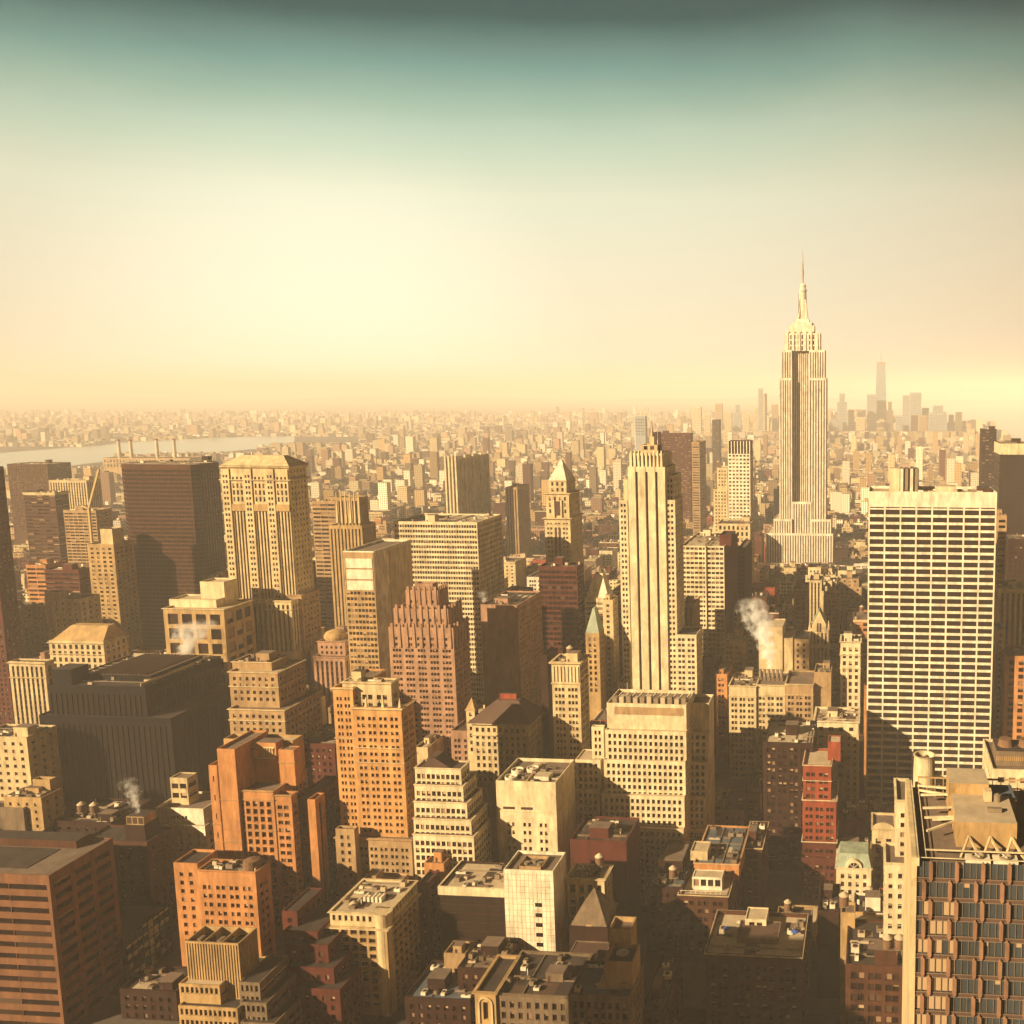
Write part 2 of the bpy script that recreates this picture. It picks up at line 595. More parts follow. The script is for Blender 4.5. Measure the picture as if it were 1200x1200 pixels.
        for k in range(2 + int(W_ * D_ / 160)):
            w, d = R.uniform(2, min(9, W_ * .5)), R.uniform(2, min(9, D_ * .5))
            x, y = R.uniform(T['u0'] + .6, T['u1'] - .6 - w), R.uniform(T['y0'] + .6, T['y1'] - .6 - d)
            m = MB()
            m.box(x, x + w, y, y + d, T['zr'] + .02 + k * .012, T['zr'] + .05 + k * .012, R.choice(['tar', 'gravel', 'pale_roof', 'slate', 'gravel']))
            s.parts.append(('roof_patch', m))
        for k in range(1 + int(W_ * D_ / 220)):
            x, y = R.uniform(T['u0'] + 1, T['u1'] - 1), R.uniform(T['y0'] + 1, T['y1'] - 1)
            m = MB()
            if R.random() < .5:
                m.bar((x, y, T['zr']), (x, y, T['zr'] + R.uniform(1, 3.2)), .14, R.choice(['metal', 'white', 'spandrel']))
            elif R.random() < .5:
                m.bar((x, T['y0'] + 1, T['zr'] + .35), (x, T['y1'] - 1, T['zr'] + .35), .16, 'metal')
            else:
                m.bar((T['u0'] + 1, y, T['zr'] + .35), (T['u1'] - 1, y, T['zr'] + .35), .16, 'metal')
            s.parts.append(('pipe', m))
        if tank:
            p = spot(4.5, 4.5)
            if p:
                TANK_SPOTS.append((p[0] + 2.2, p[1] + 2.2, T['zr'], s.label))
    def part(s, name, mb, label=None):
        s.parts.append((name, mb) if not label else (name, mb, label))
    def done(s):
        t0 = s.tiers[0]
        org = ((t0['u0'] + t0['u1']) / 2, (t0['y0'] + t0['y1']) / 2, 0.15)
        s.root = r = empty(s.name, org)
        tag(r, s.label, s.cat, s.group)
        s.mb.build('wall', r, org)
        roofs = []
        for rm in (s.roofs or [s.roof]):
            if rm.f:
                v = np.array(rm.v)
                roofs.append((rm.build('roof', r, org), v.min(0), v.max(0)))
        if s.corn.f:
            s.corn.build('cornice', r, org)
        for p in s.parts:
            # what stands on a roof is a piece of that roof
            par_ = r
            if p[0] in ROOF_PIECES:
                v = np.array(p[1].v)
                c, zlo = v.mean(0), v[:, 2].min()
                best = None
                for ro, a, b in roofs:
                    if a[0] - .6 <= c[0] <= b[0] + .6 and a[1] - .6 <= c[1] <= b[1] + .6:
                        q = abs(a[2] - zlo)
                        if best is None or q < best[0]:
                            best = (q, ro)
                if best:
                    par_ = best[1]
            o = p[1].build(p[0], par_, org)
            if len(p) > 2:
                o['label'] = p[2]
        keep = []
        if s.indiv:
            cand = []
            for i, p in enumerate(s.panes):
                (cx, cy_, cz), w, h, face, k = p
                if face == 'B' or (face == 'R' and cx > 0) or (face == 'L' and cx < 0):
                    continue
                x, y = proj(cx, cy_, cz)
                if -2 < x < 1202 and y < min(1203, s.yb + 6):
                    dist = math.sqrt(cx * cx + cy_ * cy_ + (cz - CAMZ) ** 2)
                    area = w * h / dist ** 2
                    if h * FPX / dist > 2.6:
                        cand.append((-area, i))
            cand.sort()
            keep = [i for _, i in cand[:100]]
        ks = set(keep)
        for i in keep:
            (cx, cy_, cz), w, h, face, k = s.panes[i]
            o = bpy.data.objects.new('window', pane_mesh(w, h, k, s.glass, s.blind))
            COL.objects.link(o)
            o.parent = r
            o.location = (cx - org[0], cy_ - org[1], cz - org[2])
            o.rotation_euler = (0, 0, FACE[face][1])
        if len(s.panes) > len(keep):
            m = MB()
            for i, p in enumerate(s.panes):
                if i not in ks:
                    pane_into(m, p, s.glass, s.blind)
            o = m.build('window', r, org)
            o['kind'] = 'stuff'
        return r
# ------------------------------------------------------------------ the large structure: named buildings
PUNCH = W(p=3.6, f=3.7, w=.45, h=.52)
PAIR = W(p=3.0, f=3.7, w=.5, h=.55, g=2)
TRIO = W(p=2.6, f=3.6, w=.5, h=.55, g=3)
WIDE = W(p=5.5, f=3.8, w=.7, h=.55)
STRIP = W(p=7.0, f=3.8, w=.93, h=.5, m=.6)
PIER = W(p=3.4, f=3.7, w=.5, h=.62, style='pier', m=1.0)
SMALL = W(p=4.6, f=3.9, w=.3, h=.45)
GRID = W(p=2.4, f=3.5, w=.72, h=.66, m=.6, r=.35)

# --- near left: brown strip-window office slab
b = Bld('office_tower', 'brown concrete office tower with dark strip windows filling the lower left corner', 320, 1230)
SW = W(p=17, f=4.8, w=.985, h=.46, top=4.0, m=1.2, r=.35, blinds=.0)
SS = W(p=8.9, f=4.8, w=.78, h=.5, top=4.0, m=1.0, r=.22, blinds=.12)
T = b.t(-170, 57, 1026, xs=132, col='clay', w=SW, ws=SS, roof='gravel', par=.5)
m = MB()
m.box(T['u0'] + 4, T['u1'] - 8, T['y1'] - 9, T['y1'] - 2, T['zr'], T['zr'] + 3.2, 'brown', top='tar')
b.part('bulkhead', m)
m = MB()
m.box(T['u0'] + 1, T['u1'] - 14, T['y0'] + 5, T['y1'] - 10, T['zr'] + .02, T['zr'] + .25, 'tar')
b.part('roof_pad', m)
b.done()

b = Bld('glass_block', 'glazed curtain wall block with a flat dark roof beside the brown strip-window tower', 350, 1180)
b.blind = 'white'  # pale blinds stand in for bright reflections in the right-hand glazing
T = b.t(96, 146, 1098, xs=198, col='paleglass', w=W(p=3, f=4.2, w=.9, h=.9, top=.6, m=.3, r=.12, blinds=.2), ws=W(p=3, f=4.2, w=.9, h=.9, top=.6, m=.3, r=.12, blinds=.75), roof='tar', par=.8)
b.done()

b = Bld('office_block', 'plain brown block with few windows carrying a steaming cooling unit at the left', 386, 1100)
T = b.t(96, 172, 987, xs=201, col='brown', w=SMALL, ws=SMALL, roof='tar')
m = MB()
m.box(T['u1'] - 13, T['u1'] - 3, T['y0'] + 3, T['y0'] + 12, T['zr'], T['zr'] + 7.5, 'umber', top='tar')
m.box(T['u1'] - 12, T['u1'] - 3.5, T['y0'] + 3.5, T['y0'] + 11, T['zr'] + 7.5, T['zr'] + 11.5, 'sand', top='tar')
for k in range(3):
    m.box(T['u1'] - 12 + .3 + k * 2.8, T['u1'] - 12 + 2.5 + k * 2.8, T['y0'] + 3.42, T['y0'] + 3.6, T['zr'] + 8, T['zr'] + 11, 'spandrel')
b.part('cooling_unit', m)
STEAM1 = ((T['u1'] - 9), T['y0'] + 7, T['zr'] + 11)
b.done()

b = Bld('office_block', 'low brown block with two small water tanks behind the brown strip-window tower', 402, 985)
T = b.t(62, 130, 964, d=26, col='umber', w=SMALL, roof='tar', par=1.6)
for k, (x, y) in enumerate(((88, 958), (104, 958))):
    TANK_SPOTS.append((T['u0'] + 8 + k * 6.5, T['y0'] + 8, T['zr'], b.label))
b.clutter(T, 4, 3)
b.done()

b = Bld('office_block', 'flat roofed block with boxy penthouses at the left edge above the brown tower', 430, 1000)
T = b.t(-70, 42, 978, xs=100, col='umber', w=SMALL, roof='tar')
b.t(-60, 27, 947, xs=42, Y=434, z0=T['zr'] - .3, col='grey', roof='tar', w=None)
b.clutter(T, 7, 5)
b.done()
b = Bld('office_block', 'small tan penthouse block with a boxy stair tower at the left edge', 436, 965)
T = b.t(4, 48, 935, xs=72, col='sand', w=SMALL, roof='tar')
b.t(38, 58, 914, xs=66, Y=445, z0=T['zr'] - .3, col='sand', w=None, roof='tar', par=2.0)
b.clutter(T, 4, 8, tank=True)
b.done()
b = Bld('office_block', 'cream block with a blank dark flank left of the black slab', 456, 930)
T = b.t(-30, 31, 864, xs=66, col='cream', w=W(p=5, f=4.2, w=.4, h=.45), ws=None, roof='tar')
b.clutter(T, 4, 2)
b.done()

# --- black slab with the dark roof plant
b = Bld('black_slab', 'huge black slab building with a ribbed dark roof and white steam above it', 480, 950, indiv=False)
BP = W(p=3.2, f=3.8, w=.72, h=.62, style='pier', m=.8, top=5, r=.5)
b.glass = 'darkglass'
b.span = 'black'
T2 = b.t(46, 200, 842, xs=283, col='black', w=BP, roof='tar', par=.8)
T = b.t(56, 170, 805, xs=259, Y=483, z0=T2['zr'] - .3, col='black', w=BP, roof='tar', par=.8)
m = MB()
z = T['zr']
uu, vv, y0, y1 = T['u0'], T['u1'], T['y0'], T['y1']
m.box(uu + 14, vv - 6, y0 + 12, y1 - 8, z, z + 3.5, 'black', top='slate')
for k in range(16):
    x = uu + 16 + k * (vv - uu - 24) / 16
    m.box(x, x + .6, y0 + 13, y1 - 9, z + 3.5, z + 4.2, 'slate')
b.part('roof_plant', m)
m = MB()
m.box(uu + 1.5, uu + 13, y0 + 2, y0 + 14, z, z + 9, 'black', top='tar')
b.part('bulkhead', m)
m = MB()
m.box(vv - 4.5, vv - 4.1, y0 + 2, y1 - 3, z, z + 2.0, 'pale_roof')
m.box(uu + 3, vv - 3, y1 - 3.2, y1 - 2.8, z, z + 2.2, 'pale_roof')
b.part('railing', m)
b.clutter(T, 6, 4, big=False)
STEAM2 = ((uu + vv) / 2 + 12, y1 - 8, z + 3)
b.done()

b = Bld('arcaded_block', 'cream block with an arcade of tall windows and sloping roof behind the black slab', 600, 800, indiv=False)
T = b.t(57, 121, 752, xs=149, col='cream', w=W(p=4.2, f=4.6, w=.5, h=.7, top=2.6), roof='tar', par=.3, cor=[(1.0, 1.2, .9), 9, 22])
m = MB()
m.frustum(T['u0'] + 1, T['u1'] - 1, T['y0'] + 1, T['y1'] - 1, T['z1'] - .2, T['u0'] + 10, T['u1'] - 3, T['y0'] + 9, T['y1'] - 6, T['z1'] + 9, 'sand')
b.part('sloping_roof', m)
b.done()
b = Bld('columned_block', 'narrow cream block with tall window columns at the left edge left of the black slab', 540, 880, indiv=False)
T = b.t(10, 52, 776, xs=63, col='cream', w=PIER, roof='tar', cor=[(0.5, 1.2, .8), 10])
b.done()
b = Bld('office_block', 'small cream tower with blank right half below the hazy left towers', 690, 760, indiv=False)
T = b.t(52, 93, 702, d=20, col='cream', w=W(p=5.2, f=4.4, w=.35, h=.5, g=1), roof='gravel')
b.t(52, 68, 694, d=10, Y=693, z0=T['zr'], col='cream')
b.done()
b = Bld('brick_tower', 'tall dark brown tower cut off by the left edge of the picture', 640, 870, indiv=False)
T = b.t(-110, -16, 548, xs=4, col='redbrown', w=PUNCH, roof='tar')
b.done()

# --- hazy left background
b = Bld('glass_tower', 'tall dark glass tower with cut corners standing in the haze at the left', 770, 760, indiv=False)
u0, z1 = at(128, 544, 770)
u1 = at(229, 544, 770)[0]
c = 13.0
dd = 42.0
ring = [(u0 + c, 770), (u1 - 5, 770), (u1, 775), (u1, 770 + dd - c), (u1 - c, 770 + dd), (u0 + c, 770 + dd), (u0, 770 + dd - c), (u0, 770 + c)]
wi = b.mb.slot('brown')
zv = at(600, 760, 770)[1] - 10
GW = W(p=3.2, f=3.6, w=.94, h=.62, top=4.5, m=.3, r=.12, blinds=.05)
for i in range(8):
    p, q = ring[i], ring[(i + 1) % 8]
    L = math.hypot(q[0] - p[0], q[1] - p[1])
    a = ((q[0] - p[0]) / L, (q[1] - p[1]) / L)
    pn = []
    facade(b.mb, wi, p, a, L, 0, z1, zv, GW, pn, 'F')
    for (cc, w_, h_, fc, k) in pn:
        g = b.mb.slot('darkglass')
        X = lambda s, zz: (cc[0] + a[0] * s, cc[1] + a[1] * s, cc[2] + zz)
        b.mb.poly([X(-w_/2, -h_/2), X(w_/2, -h_/2), X(w_/2, h_/2), X(-w_/2, h_/2)], g)
b.roof.poly([(x, y, z1) for x, y in ring], b.roof.slot('tar'))
b.tiers.append(dict(u0=u0, u1=u1, y0=770, y1=770 + dd, z0=0, z1=z1, zr=z1, col='umber'))
HEROES.append((u0, u1, 770, 770 + dd, 0, z1))
PROTECT.append((126, 236, 541, 760, 770))
b.clutter(b.tiers[0], 5, 1)
b.done()

def simple(name, label, x0, x1, yt, Y, yb, xs=None, d=25, col='tan', w=PUNCH, ws=None, n=3, **k):
    b = Bld(name, label, Y, yb, indiv=k.pop('indiv', None))
    tank = k.pop('tank', False)
    T = b.t(x0, x1, yt, xs=xs, d=d, col=col, w=w, ws=ws, **k)
    if n:
        b.clutter(T, n, int(x0), tank=tank)
    b.done()
    return T

simple('apartment_tower', 'brown block by the river behind the left edge towers', 8, 55, 544, 1250, 620, d=40, col='brown')
simple('office_tower', 'brown banded tower with a pale roof parapet at the far left', 27, 64, 577, 950, 690, xs=80, col='brown', w=STRIP, cor=[(0.3, 3, .4)], corcol='cream')
simple('apartment_tower', 'pale ribbed slab in the haze left of the dark glass tower', 57, 101, 563, 1100, 600, d=22, col='cream', w=PIER)
simple('apartment_tower', 'brown balcony-banded tower just left of the dark glass tower', 74, 112, 598, 900, 700, xs=131, col='tan', w=W(p=5, f=3.2, w=.9, h=.5, m=.4))
b = Bld('office_tower', 'orange tower with white louvred openings against the dark glass tower', 740, 740, indiv=False)
T = b.t(102, 133, 638, d=22, col='sand', w=W(p=5, f=3.7, w=.5, h=.5, blinds=.5))
b.t(117, 131, 620, d=12, Y=746, z0=T['zr'], col='cream')
b.done()
simple('apartment_block', 'round-shouldered orange block low at the far left', 30, 53, 662, 760, 705, d=22, col='orange', w=STRIP)
simple('office_block', 'brown red block with small setbacks under the banded towers at the left', 52, 92, 668, 740, 695, d=25, col='redbrown', w=STRIP)

# --- twin-bay hip roofed tower in the glow
b = Bld('ornate_tower', 'broad cream tower with three bays and a hipped roof glowing in the haze', 600, 745, indiv=False)
WA = W(p=2.7, f=3.7, w=.45, h=.55, style='pier', m=2.6, top=17, r=1.1)
u0, z1 = at(258, 546, 600); u1, _ = at(336, 546, 600)
bw = (u1 - u0) / 3
d1 = back_depth(u1, 600, z1, 359)
ym = 600
T = b.tm(u0, u1, ym + 1.6, ym + d1, 0, z1, 'cream', None, W(p=4, f=3.7, w=.4, h=.5), 'slate', .4, [(0.2, 1.6, 1.3), (9, 1.2, 1.8)])
PB = W(p=3.0, f=3.7, w=.45, h=.5, g=2, m=.3, top=4.0)
zc = at(300, 592, 600)[1]
for k in range(3):
    a = u0 + k * bw
    b.tm(a, a + bw * .36, ym, ym + 1.7, 0, z1 - 1.9, 'cream', PB, None, 'sand', 0)
    b.tm(a + bw * .38, a + bw * .98, ym + .9, ym + 1.8, 0, zc - 2, 'cream', W(p=2.2, f=3.7, w=.55, h=.6, style='pier', m=.2, top=.6, r=.7), None, 'sand', 0)
    b.tm(a + bw * .38, a + bw * .98, ym + .2, ym + 1.9, zc - 4, zc + .5, 'sand', None, None, 'sand', 0)
    b.tm(a + bw * .39, a + bw * .97, ym + .8, ym + 1.85, zc + .5, z1 - 2.2, 'cream', W(p=3.0, f=4.5, w=.5, h=.7, m=.3, top=5), None, 'sand', 0)
m = MB()
m.frustum(T['u0'] - 1, T['u1'] + 1, T['y0'] - 1, T['y1'] + 1, z1 + .2, T['u0'] + 8, T['u1'] - 8, T['y0'] + 8, T['y1'] - 8, z1 + 6.5, 'cream')
b.part('hipped_roof', m)
tl = b.t(258, 308, 702, d=12, Y=596.4, col='cream', w=PIER, roof='gravel', cor=[(0.2, 1, .6)])
b.t(311, 341, 704, d=14, Y=592, col='cream', w=PIER, roof='gravel', cor=[(0.2, 1, .6), 6])
b.t(336, 353, 697, xs=374, Y=600.5, col='tan', w=PUNCH, ws=W(p=4, f=3.7, w=.55, h=.55, blinds=.8), cor=[(0.2, 1, .6)])
b.done()
b = Bld('modern_block', 'low modern block with white top and big square panels before the hipped roof tower', 556, 800, indiv=False)
T = b.t(191, 262, 714, xs=296, col='sand', w=W(p=10, f=9.5, w=.72, h=.72, top=3.5, m=1.5, r=.8), roof='pale_roof', cor=[(0.1, .8, .7)], corcol='ivory')
b.t(198, 253, 703, xs=272, Y=564, z0=T['zr'] - .3, col='ivory', roof='pale_roof')
b.t(234, 262, 682, xs=278, Y=572, z0=T['zr'], col='ivory', roof='pale_roof')
b.done()
simple('office_tower', 'plain dull tower in the glow right of the hipped roof tower', 365, 393, 587, 830, 730, xs=401, col='tan', w=STRIP)
b = Bld('gothic_tower', 'hazy gothic tower with a ribbed crown left of the white slab', 770, 735, indiv=False)
PG = W(p=3.0, f=3.7, w=.45, h=.6, style='pier', m=.8, top=3, r=.8)
T = b.t(385, 424, 616, xs=440, col='sand', w=PG)
T = b.t(394, 420, 583, xs=431, Y=774, z0=T['zr'] - 1, col='sand', w=PG)
m = MB()
for k in range(6):
    x = T['u0'] + k * (T['u1'] - T['u0']) / 5
    m.frustum(x - .8, x + .8, 773.2, 775, T['z1'] - 22, x - .3, x + .3, 773.8, 774.6, T['z1'] + 5, 'cream')
b.part('pinnacle', m)
b.done()
# --- white slab with three pale sign panels
b = Bld('white_slab', 'pale windowless-sided slab with three bright square panels near its top', 560, 800, indiv=False)
T = b.t(402, 438, 646, xs=481, col='white', w=None, ws=None, roof='gravel', par=1.4)
gr = W(p=4.4, f=3.7, w=.9, h=.84, top=4, m=.5, r=.15, blinds=.1)
u0, u1, zz = T['u0'], T['u1'], T['z1']
zsign = at(420, 692, 560)[1]
m = MB()
m.box(u0 + .3, u1 - .3, 559.75, 560.1, zsign, zz - .8, 'tan', bottom=True)
b.part('panel_frame', m)
for k in range(3):
    m = MB()
    hgt = (zz - 4 - zsign) / 3
    m.box(u0 + 1.6, u1 - 1.2, 559.4, 560.1, zsign + k * hgt + .4, zsign + (k + 1) * hgt - .7, 'white', bottom=True)
    b.part('bright_panel', m)
m = MB()
pn = []
facade(m, m.slot('sand'), (u0 + .3, 559.7), (1, 0), u1 - u0 - .6, 0, zsign, at(600, 800, 560)[1] - 10, W(p=2.3, f=3.7, w=.78, h=.52, top=.6, m=.4, r=.15, blinds=.2), pn, 'F')
for p in pn:
    pane_into(m, p)
b.part('curtain_wall', m)
m = MB()
m.box(u1 - .2, u1 + .45, T['y0'] + 18, T['y1'] - .3, 0, zz - 2.5, 'ivory')
b.part('side_panel', m)
b.done()

# --- banded slab
b = Bld('banded_slab', 'wide office slab with white horizontal bands and a pale flat roof', 650, 815, indiv=False)
T = b.t(461, 559, 612, xs=588, col='ivory', w=W(p=1.9, f=3.75, w=.8, h=.55, m=.5, top=2.2, r=.6), ws=W(p=1.9, f=3.75, w=.8, h=.58, m=.5, top=2.2, r=.5), roof='pale_roof')
b.clutter(T, 6, 3)
b.done()

# --- art deco stepped tower
b = Bld('stepped_tower', 'pinkish stepped tower with crenellated crown in front of the banded slab', 520, 890, indiv=False)
PK = W(p=2.6, f=3.5, w=.55, h=.5, g=3, m=.8, top=6, r=.6, gz=.72)
PK2 = W(p=2.6, f=3.5, w=.5, h=.55, g=2, m=.8, top=5, r=.6, gz=.72)
T1 = b.t(455, 531, 736, xs=549, col='pink', w=PK, ws=PK2, roof='gravel')
T2_ = b.t(461, 525, 714, xs=541, Y=523, z0=T1['zr'] - .3, col='pink', w=PK, ws=PK2, roof='gravel')
T3 = b.t(475, 513, 692, xs=524, Y=527, z0=T2_['zr'] - .3, col='pink', w=PK, roof='gravel')
T4 = b.t(486, 507, 684, xs=513, Y=531, z0=T3['zr'] - .3, col='pink', w=None, roof='gravel')
for T in (T1, T2_, T3):
    m = MB()
    n = 9 if T is not T3 else 6
    for k in range(n):
        x = T['u0'] + (k + .5) * (T['u1'] - T['u0']) / n
        m.frustum(x - 1, x + 1, T['y0'] - .7, T['y0'] + .9, T['z1'] - 12, x - .7, x + .7, T['y0'] - .4, T['y0'] + .6, T['z1'] + 2.2, 'pink')
    for k in range(5):
        y = T['y0'] + (k + .6) * (T['y1'] - T['y0']) / 5
        m.frustum(T['u1'] - .9, T['u1'] + .7, y - 1, y + 1, T['z1'] - 12, T['u1'] - .6, T['u1'] + .4, y - .7, y + .7, T['z1'] + 2.2, 'pink')
    b.part('crenellation', m)
b.t(528, 566, 857, xs=590, Y=505, col='pink', w=PK2, roof='slate')
b.t(560, 572, 888, xs=600, Y=498, col='pink', w=PK2, roof='slate')
b.done()

# --- mid background row
b = Bld('ribbed_tower', 'tall ribbed tower standing alone in the haze above the banded slab', 1150, 605, indiv=False)
T = b.t(521, 534, 537, xs=571, col='ivory', w=PIER, ws=None)
m = MB()
for k in range(5):
    y = T['y0'] + k * (T['y1'] - T['y0']) / 4
    m.box(T['u1'] - .2, T['u1'] + 2.0, y - 1, y + 1, 0, T['z1'] + 3, 'ivory')
for k in range(4):
    x = T['u0'] + k * (T['u1'] - T['u0']) / 3.2
    m.box(x, x + 2, T['y0'] - 2, T['y0'] + .1, 0, T['z1'] + 3, 'ivory')
b.part('rib', m)
b.done()
simple('apartment_tower', 'slim brown tower in the haze right of the ribbed tower', 592, 606, 571, 1200, 650, xs=620, col='tan', w=PIER)
b = Bld('pyramid_tower', 'ornate cream tower with a pointed pyramid roof left of the tall white shaft', 730, 670, indiv=False)
PY2 = W(p=3.2, f=3.7, w=.42, h=.5, g=2, m=.8, top=4)
T = b.t(638, 668, 607, xs=682, col='cream', w=PY2, cor=[(0.2, 1.6, 1.5), 5])
T2_ = b.t(639.5, 666.5, 578, xs=679, Y=732, z0=T['zr'] - .3, col='cream', w=W(p=4, f=5, w=.4, h=.6, top=3), cor=[(0.2, 1.2, 1.3)])
T3 = b.t(642.5, 663.5, 563, xs=674, Y=735, z0=T2_['zr'] - .3, col='cream', w=W(p=3.6, f=4.6, w=.45, h=.65, top=1.4), par=.3, cor=[(0.1, .8, .5)])
m = MB()
cx, cyy = (T3['u0'] + T3['u1']) / 2, (T3['y0'] + T3['y1']) / 2
za = at(653, 539, 740)[1]
m.frustum(T3['u0'], T3['u1'], T3['y0'], T3['y1'], T3['z1'] - .1, cx - .5, cx + .5, cyy - .5, cyy + .5, za, 'limestone')
m.box(cx - .25, cx + .25, cyy - .25, cyy + .25, za - 1, za + 4, 'metal')
b.part('pyramid_roof', m)
m = MB()
uM = (T['u0'] + T['u1']) / 2
m.box(uM - 2, uM + 2, 731.2, 732.05, T['z1'] + 2, T['z1'] + 13, 'spandrel')
for s_ in (-3, 3):
    m.box(uM + s_ - .6, uM + s_ + .6, 730.8, 732.1, T['z1'], T['z1'] + 14, 'ivory')
b.part('arched_window', m)
m = MB()
for s_ in (-1.6, 1.6):
    m.box(uM + s_ - .8, uM + s_ + .8, 729.75, 730.05, 40, T['z1'] - 8, 'spandrel')
b.part('window_strip', m)
b.done()
simple('red_slab', 'plain dark red slab with a striped right flank in front of the pyramid roofed tower', 631, 676, 664, 640, 815, xs=684, col='redbrown', w=W(p=3, f=3.7, w=.9, h=.6, m=.4, r=.1, blinds=0), ws=W(p=5, f=3.7, w=.92, h=.5, m=.3, blinds=.9), roof='tar', n=2)
simple('office_block', 'blank grey brown block venting steam left of the dark red slab', 563, 607, 709, 570, 850, xs=634, col='pink', w=None, ws=W(p=4, f=3.7, w=.5, h=.5), roof='tar', n=2)
STEAM3 = (at(570, 709, 585)[0], 585, at(570, 709, 585)[1])
b = Bld('mansard_block', 'small white block topped by a pale truncated pyramid right of the dark red slab', 650, 745, indiv=False)
T = b.t(685, 714, 701, xs=721, col='ivory', w=STRIP, par=.3)
m = MB()
m.frustum(T['u0'] + 1, T['u1'] - 1, T['y0'] + 1, T['y1'] - 1, T['z1'] - .1, T['u0'] + 6, T['u1'] - 6, T['y0'] + 5, T['y1'] - 5, at(700, 672, 655)[1], 'white')
m.lathe((T['u0'] + T['u1']) / 2, (T['y0'] + T['y1']) / 2, [(2.2, T['z1'] + 14), (2.2, T['z1'] + 20), (.2, T['z1'] + 22)], 8, 'metal')
b.part('mansard_roof', m)
b.done()
b = Bld('gothic_block', 'narrow gothic block with a steep green roof between the red slab and the white shaft', 575, 790, indiv=False)
T = b.t(686, 702, 742, xs=708, col='sand', w=W(p=3, f=3.7, w=.5, h=.6), par=.2)
m = MB()
um = (T['u0'] + T['u1']) / 2
m.frustum(T['u0'], T['u1'], T['y0'], T['y1'], T['z1'] - .1, um - .6, um + .6, T['y0'] + 4, T['y1'] - 2, T['z1'] + 15, 'copper')
b.part('steep_roof', m)
b.done()
simple('office_tower', 'narrow cream tower with white paired windows beside the tall white shaft', 706, 718, 703, 612, 800, xs=724, col='cream', w=W(p=3.2, f=3.7, w=.45, h=.5, blinds=.5))
b = Bld('cornice_tower', 'cream tower with a heavy cornice and paired windows in front of the dark red slab', 470, 890)
T = b.t(646, 679, 776, xs=689, col='cream', w=W(p=2.5, f=3.55, w=.5, h=.52, g=3, top=14, m=.5, gz=.78), ws=PAIR, roof='gravel', cor=[(0.2, 1.4, 1.1), (11.5, .8, .5)])
m = MB()
for k in range(8):
    x = T['u0'] + 1 + k * (T['u1'] - T['u0'] - 2) / 7
    m.box(x - .32, x + .32, 469.5, 470.03, T['z1'] - 10.6, T['z1'] - 2.4, 'ivory', bottom=True)
b.part('pilaster', m)
TANK_SPOTS.append(((T['u0'] + T['u1']) / 2, T['y0'] + 8, T['zr'], b.label))
b.clutter(T, 3, 6)
b.done()
simple('office_block', 'thin dark slab with a pale edge left of the cream cornice tower', 633, 641, 768, 500, 890, d=18, col='umber', w=None, n=0)
b = Bld('hip_roofed_block', 'cream block with a broad dark hipped roof and bracketed eaves', 480, 895)
T = b.t(553, 619, 848, xs=634, col='cream', w=W(p=3.1, f=4.0, w=.5, h=.6, g=1, top=3), par=.2, cor=[(.1, 1.2, 2.0), 7])
m = MB()
m.frustum(T['u0'] - 2, T['u1'] + 2, T['y0'] - 2, T['y1'] + 2, T['z1'] + .05, T['u0'] + 11, T['u1'] - 8, T['y0'] + 8, T['y1'] - 6, T['z1'] + 10, 'slate')
b.part('hipped_roof', m)
m = MB()
m.box(T['u0'] + 12, T['u1'] - 10, T['y0'] + 10, T['y1'] - 8, T['z1'] + 10, T['z1'] + 13, 'brick', top='tar')
b.part('bulkhead', m)
b.done()
b = Bld('yellow_turret', 'slim yellow turret with a pointed cap left of the dark hipped roof', 486, 860)
T = b.t(546, 556, 832, d=5, col='cream', w=W(p=3, f=4, w=.4, h=.55, m=.4, top=1.5), par=.1, cor=[(.1, .6, .5)])
m = MB()
um, ymm = (T['u0'] + T['u1']) / 2, (T['y0'] + T['y1']) / 2
m.frustum(T['u0'] - .3, T['u1'] + .3, T['y0'] - .3, T['y1'] + .3, T['z1'], um - .1, um + .1, ymm - .1, ymm + .1, T['z1'] + 6, 'sand')
b.part('cap', m)
b.done()

# --- tall white shaft
b = Bld('white_shaft_tower', 'tall pale tower with three dark vertical stripes up its centre', 590, 830, cat='skyscraper', indiv=False)
WS_ = W(p=3.3, f=3.65, w=.42, h=.5, g=2, m=.3, top=2.5, blinds=.1)
u0, z1 = at(735.5, 547, 590); u1 = at(779, 547, 590)[0]
zb = at(757, 553, 590)[1]
# centre shaft split by three deep slots
wd = u1 - u0
sl = [(.195, .265), (.465, .535), (.73, .80)]
cuts = [0] + [v for s_ in sl for v in s_] + [1]
for k in range(0, len(cuts), 2):
    b.tm(u0 + wd * cuts[k], u0 + wd * cuts[k + 1], 590, 593, 0, z1 - .02 * k, 'ivory', None, None, 'ivory', 0)
for (p, q) in sl:
    b.tm(u0 + wd * p + .01, u0 + wd * q - .01, 590.3, 592.8, zb, z1 - .1, 'ivory', None, None, 'ivory', 0)
core = b.tm(u0 + .2, u1 - .2, 592.2, 622, 0, z1 - .3, 'spandrel', None, None, 'gravel', 0)
b.tm(u0 + .1, u1 + .25, 593.2, 621.5, 0, z1 - .6, 'ivory', None, PUNCH, 'gravel', 0)
cr0, zc = at(737, 531, 592); cr1 = at(777, 531, 592)[0]
crn = b.tm(cr0, cr1, 592.6, 618, z1 - .8, zc, 'ivory', W(p=2.6, f=3.7, w=.35, h=.7, style='pier', m=.6, top=1.5, r=.6), None, 'gravel', 1.0)
m = MB()
for k in range(9):
    x = cr0 + (k + .5) * (cr1 - cr0) / 9
    m.frustum(x - .7, x + .7, 591.6, 592.7, z1 - .5, x - .4, x + .4, 592.0, 592.7, zc + 1.6, 'ivory')
b.part('crown_fin', m)
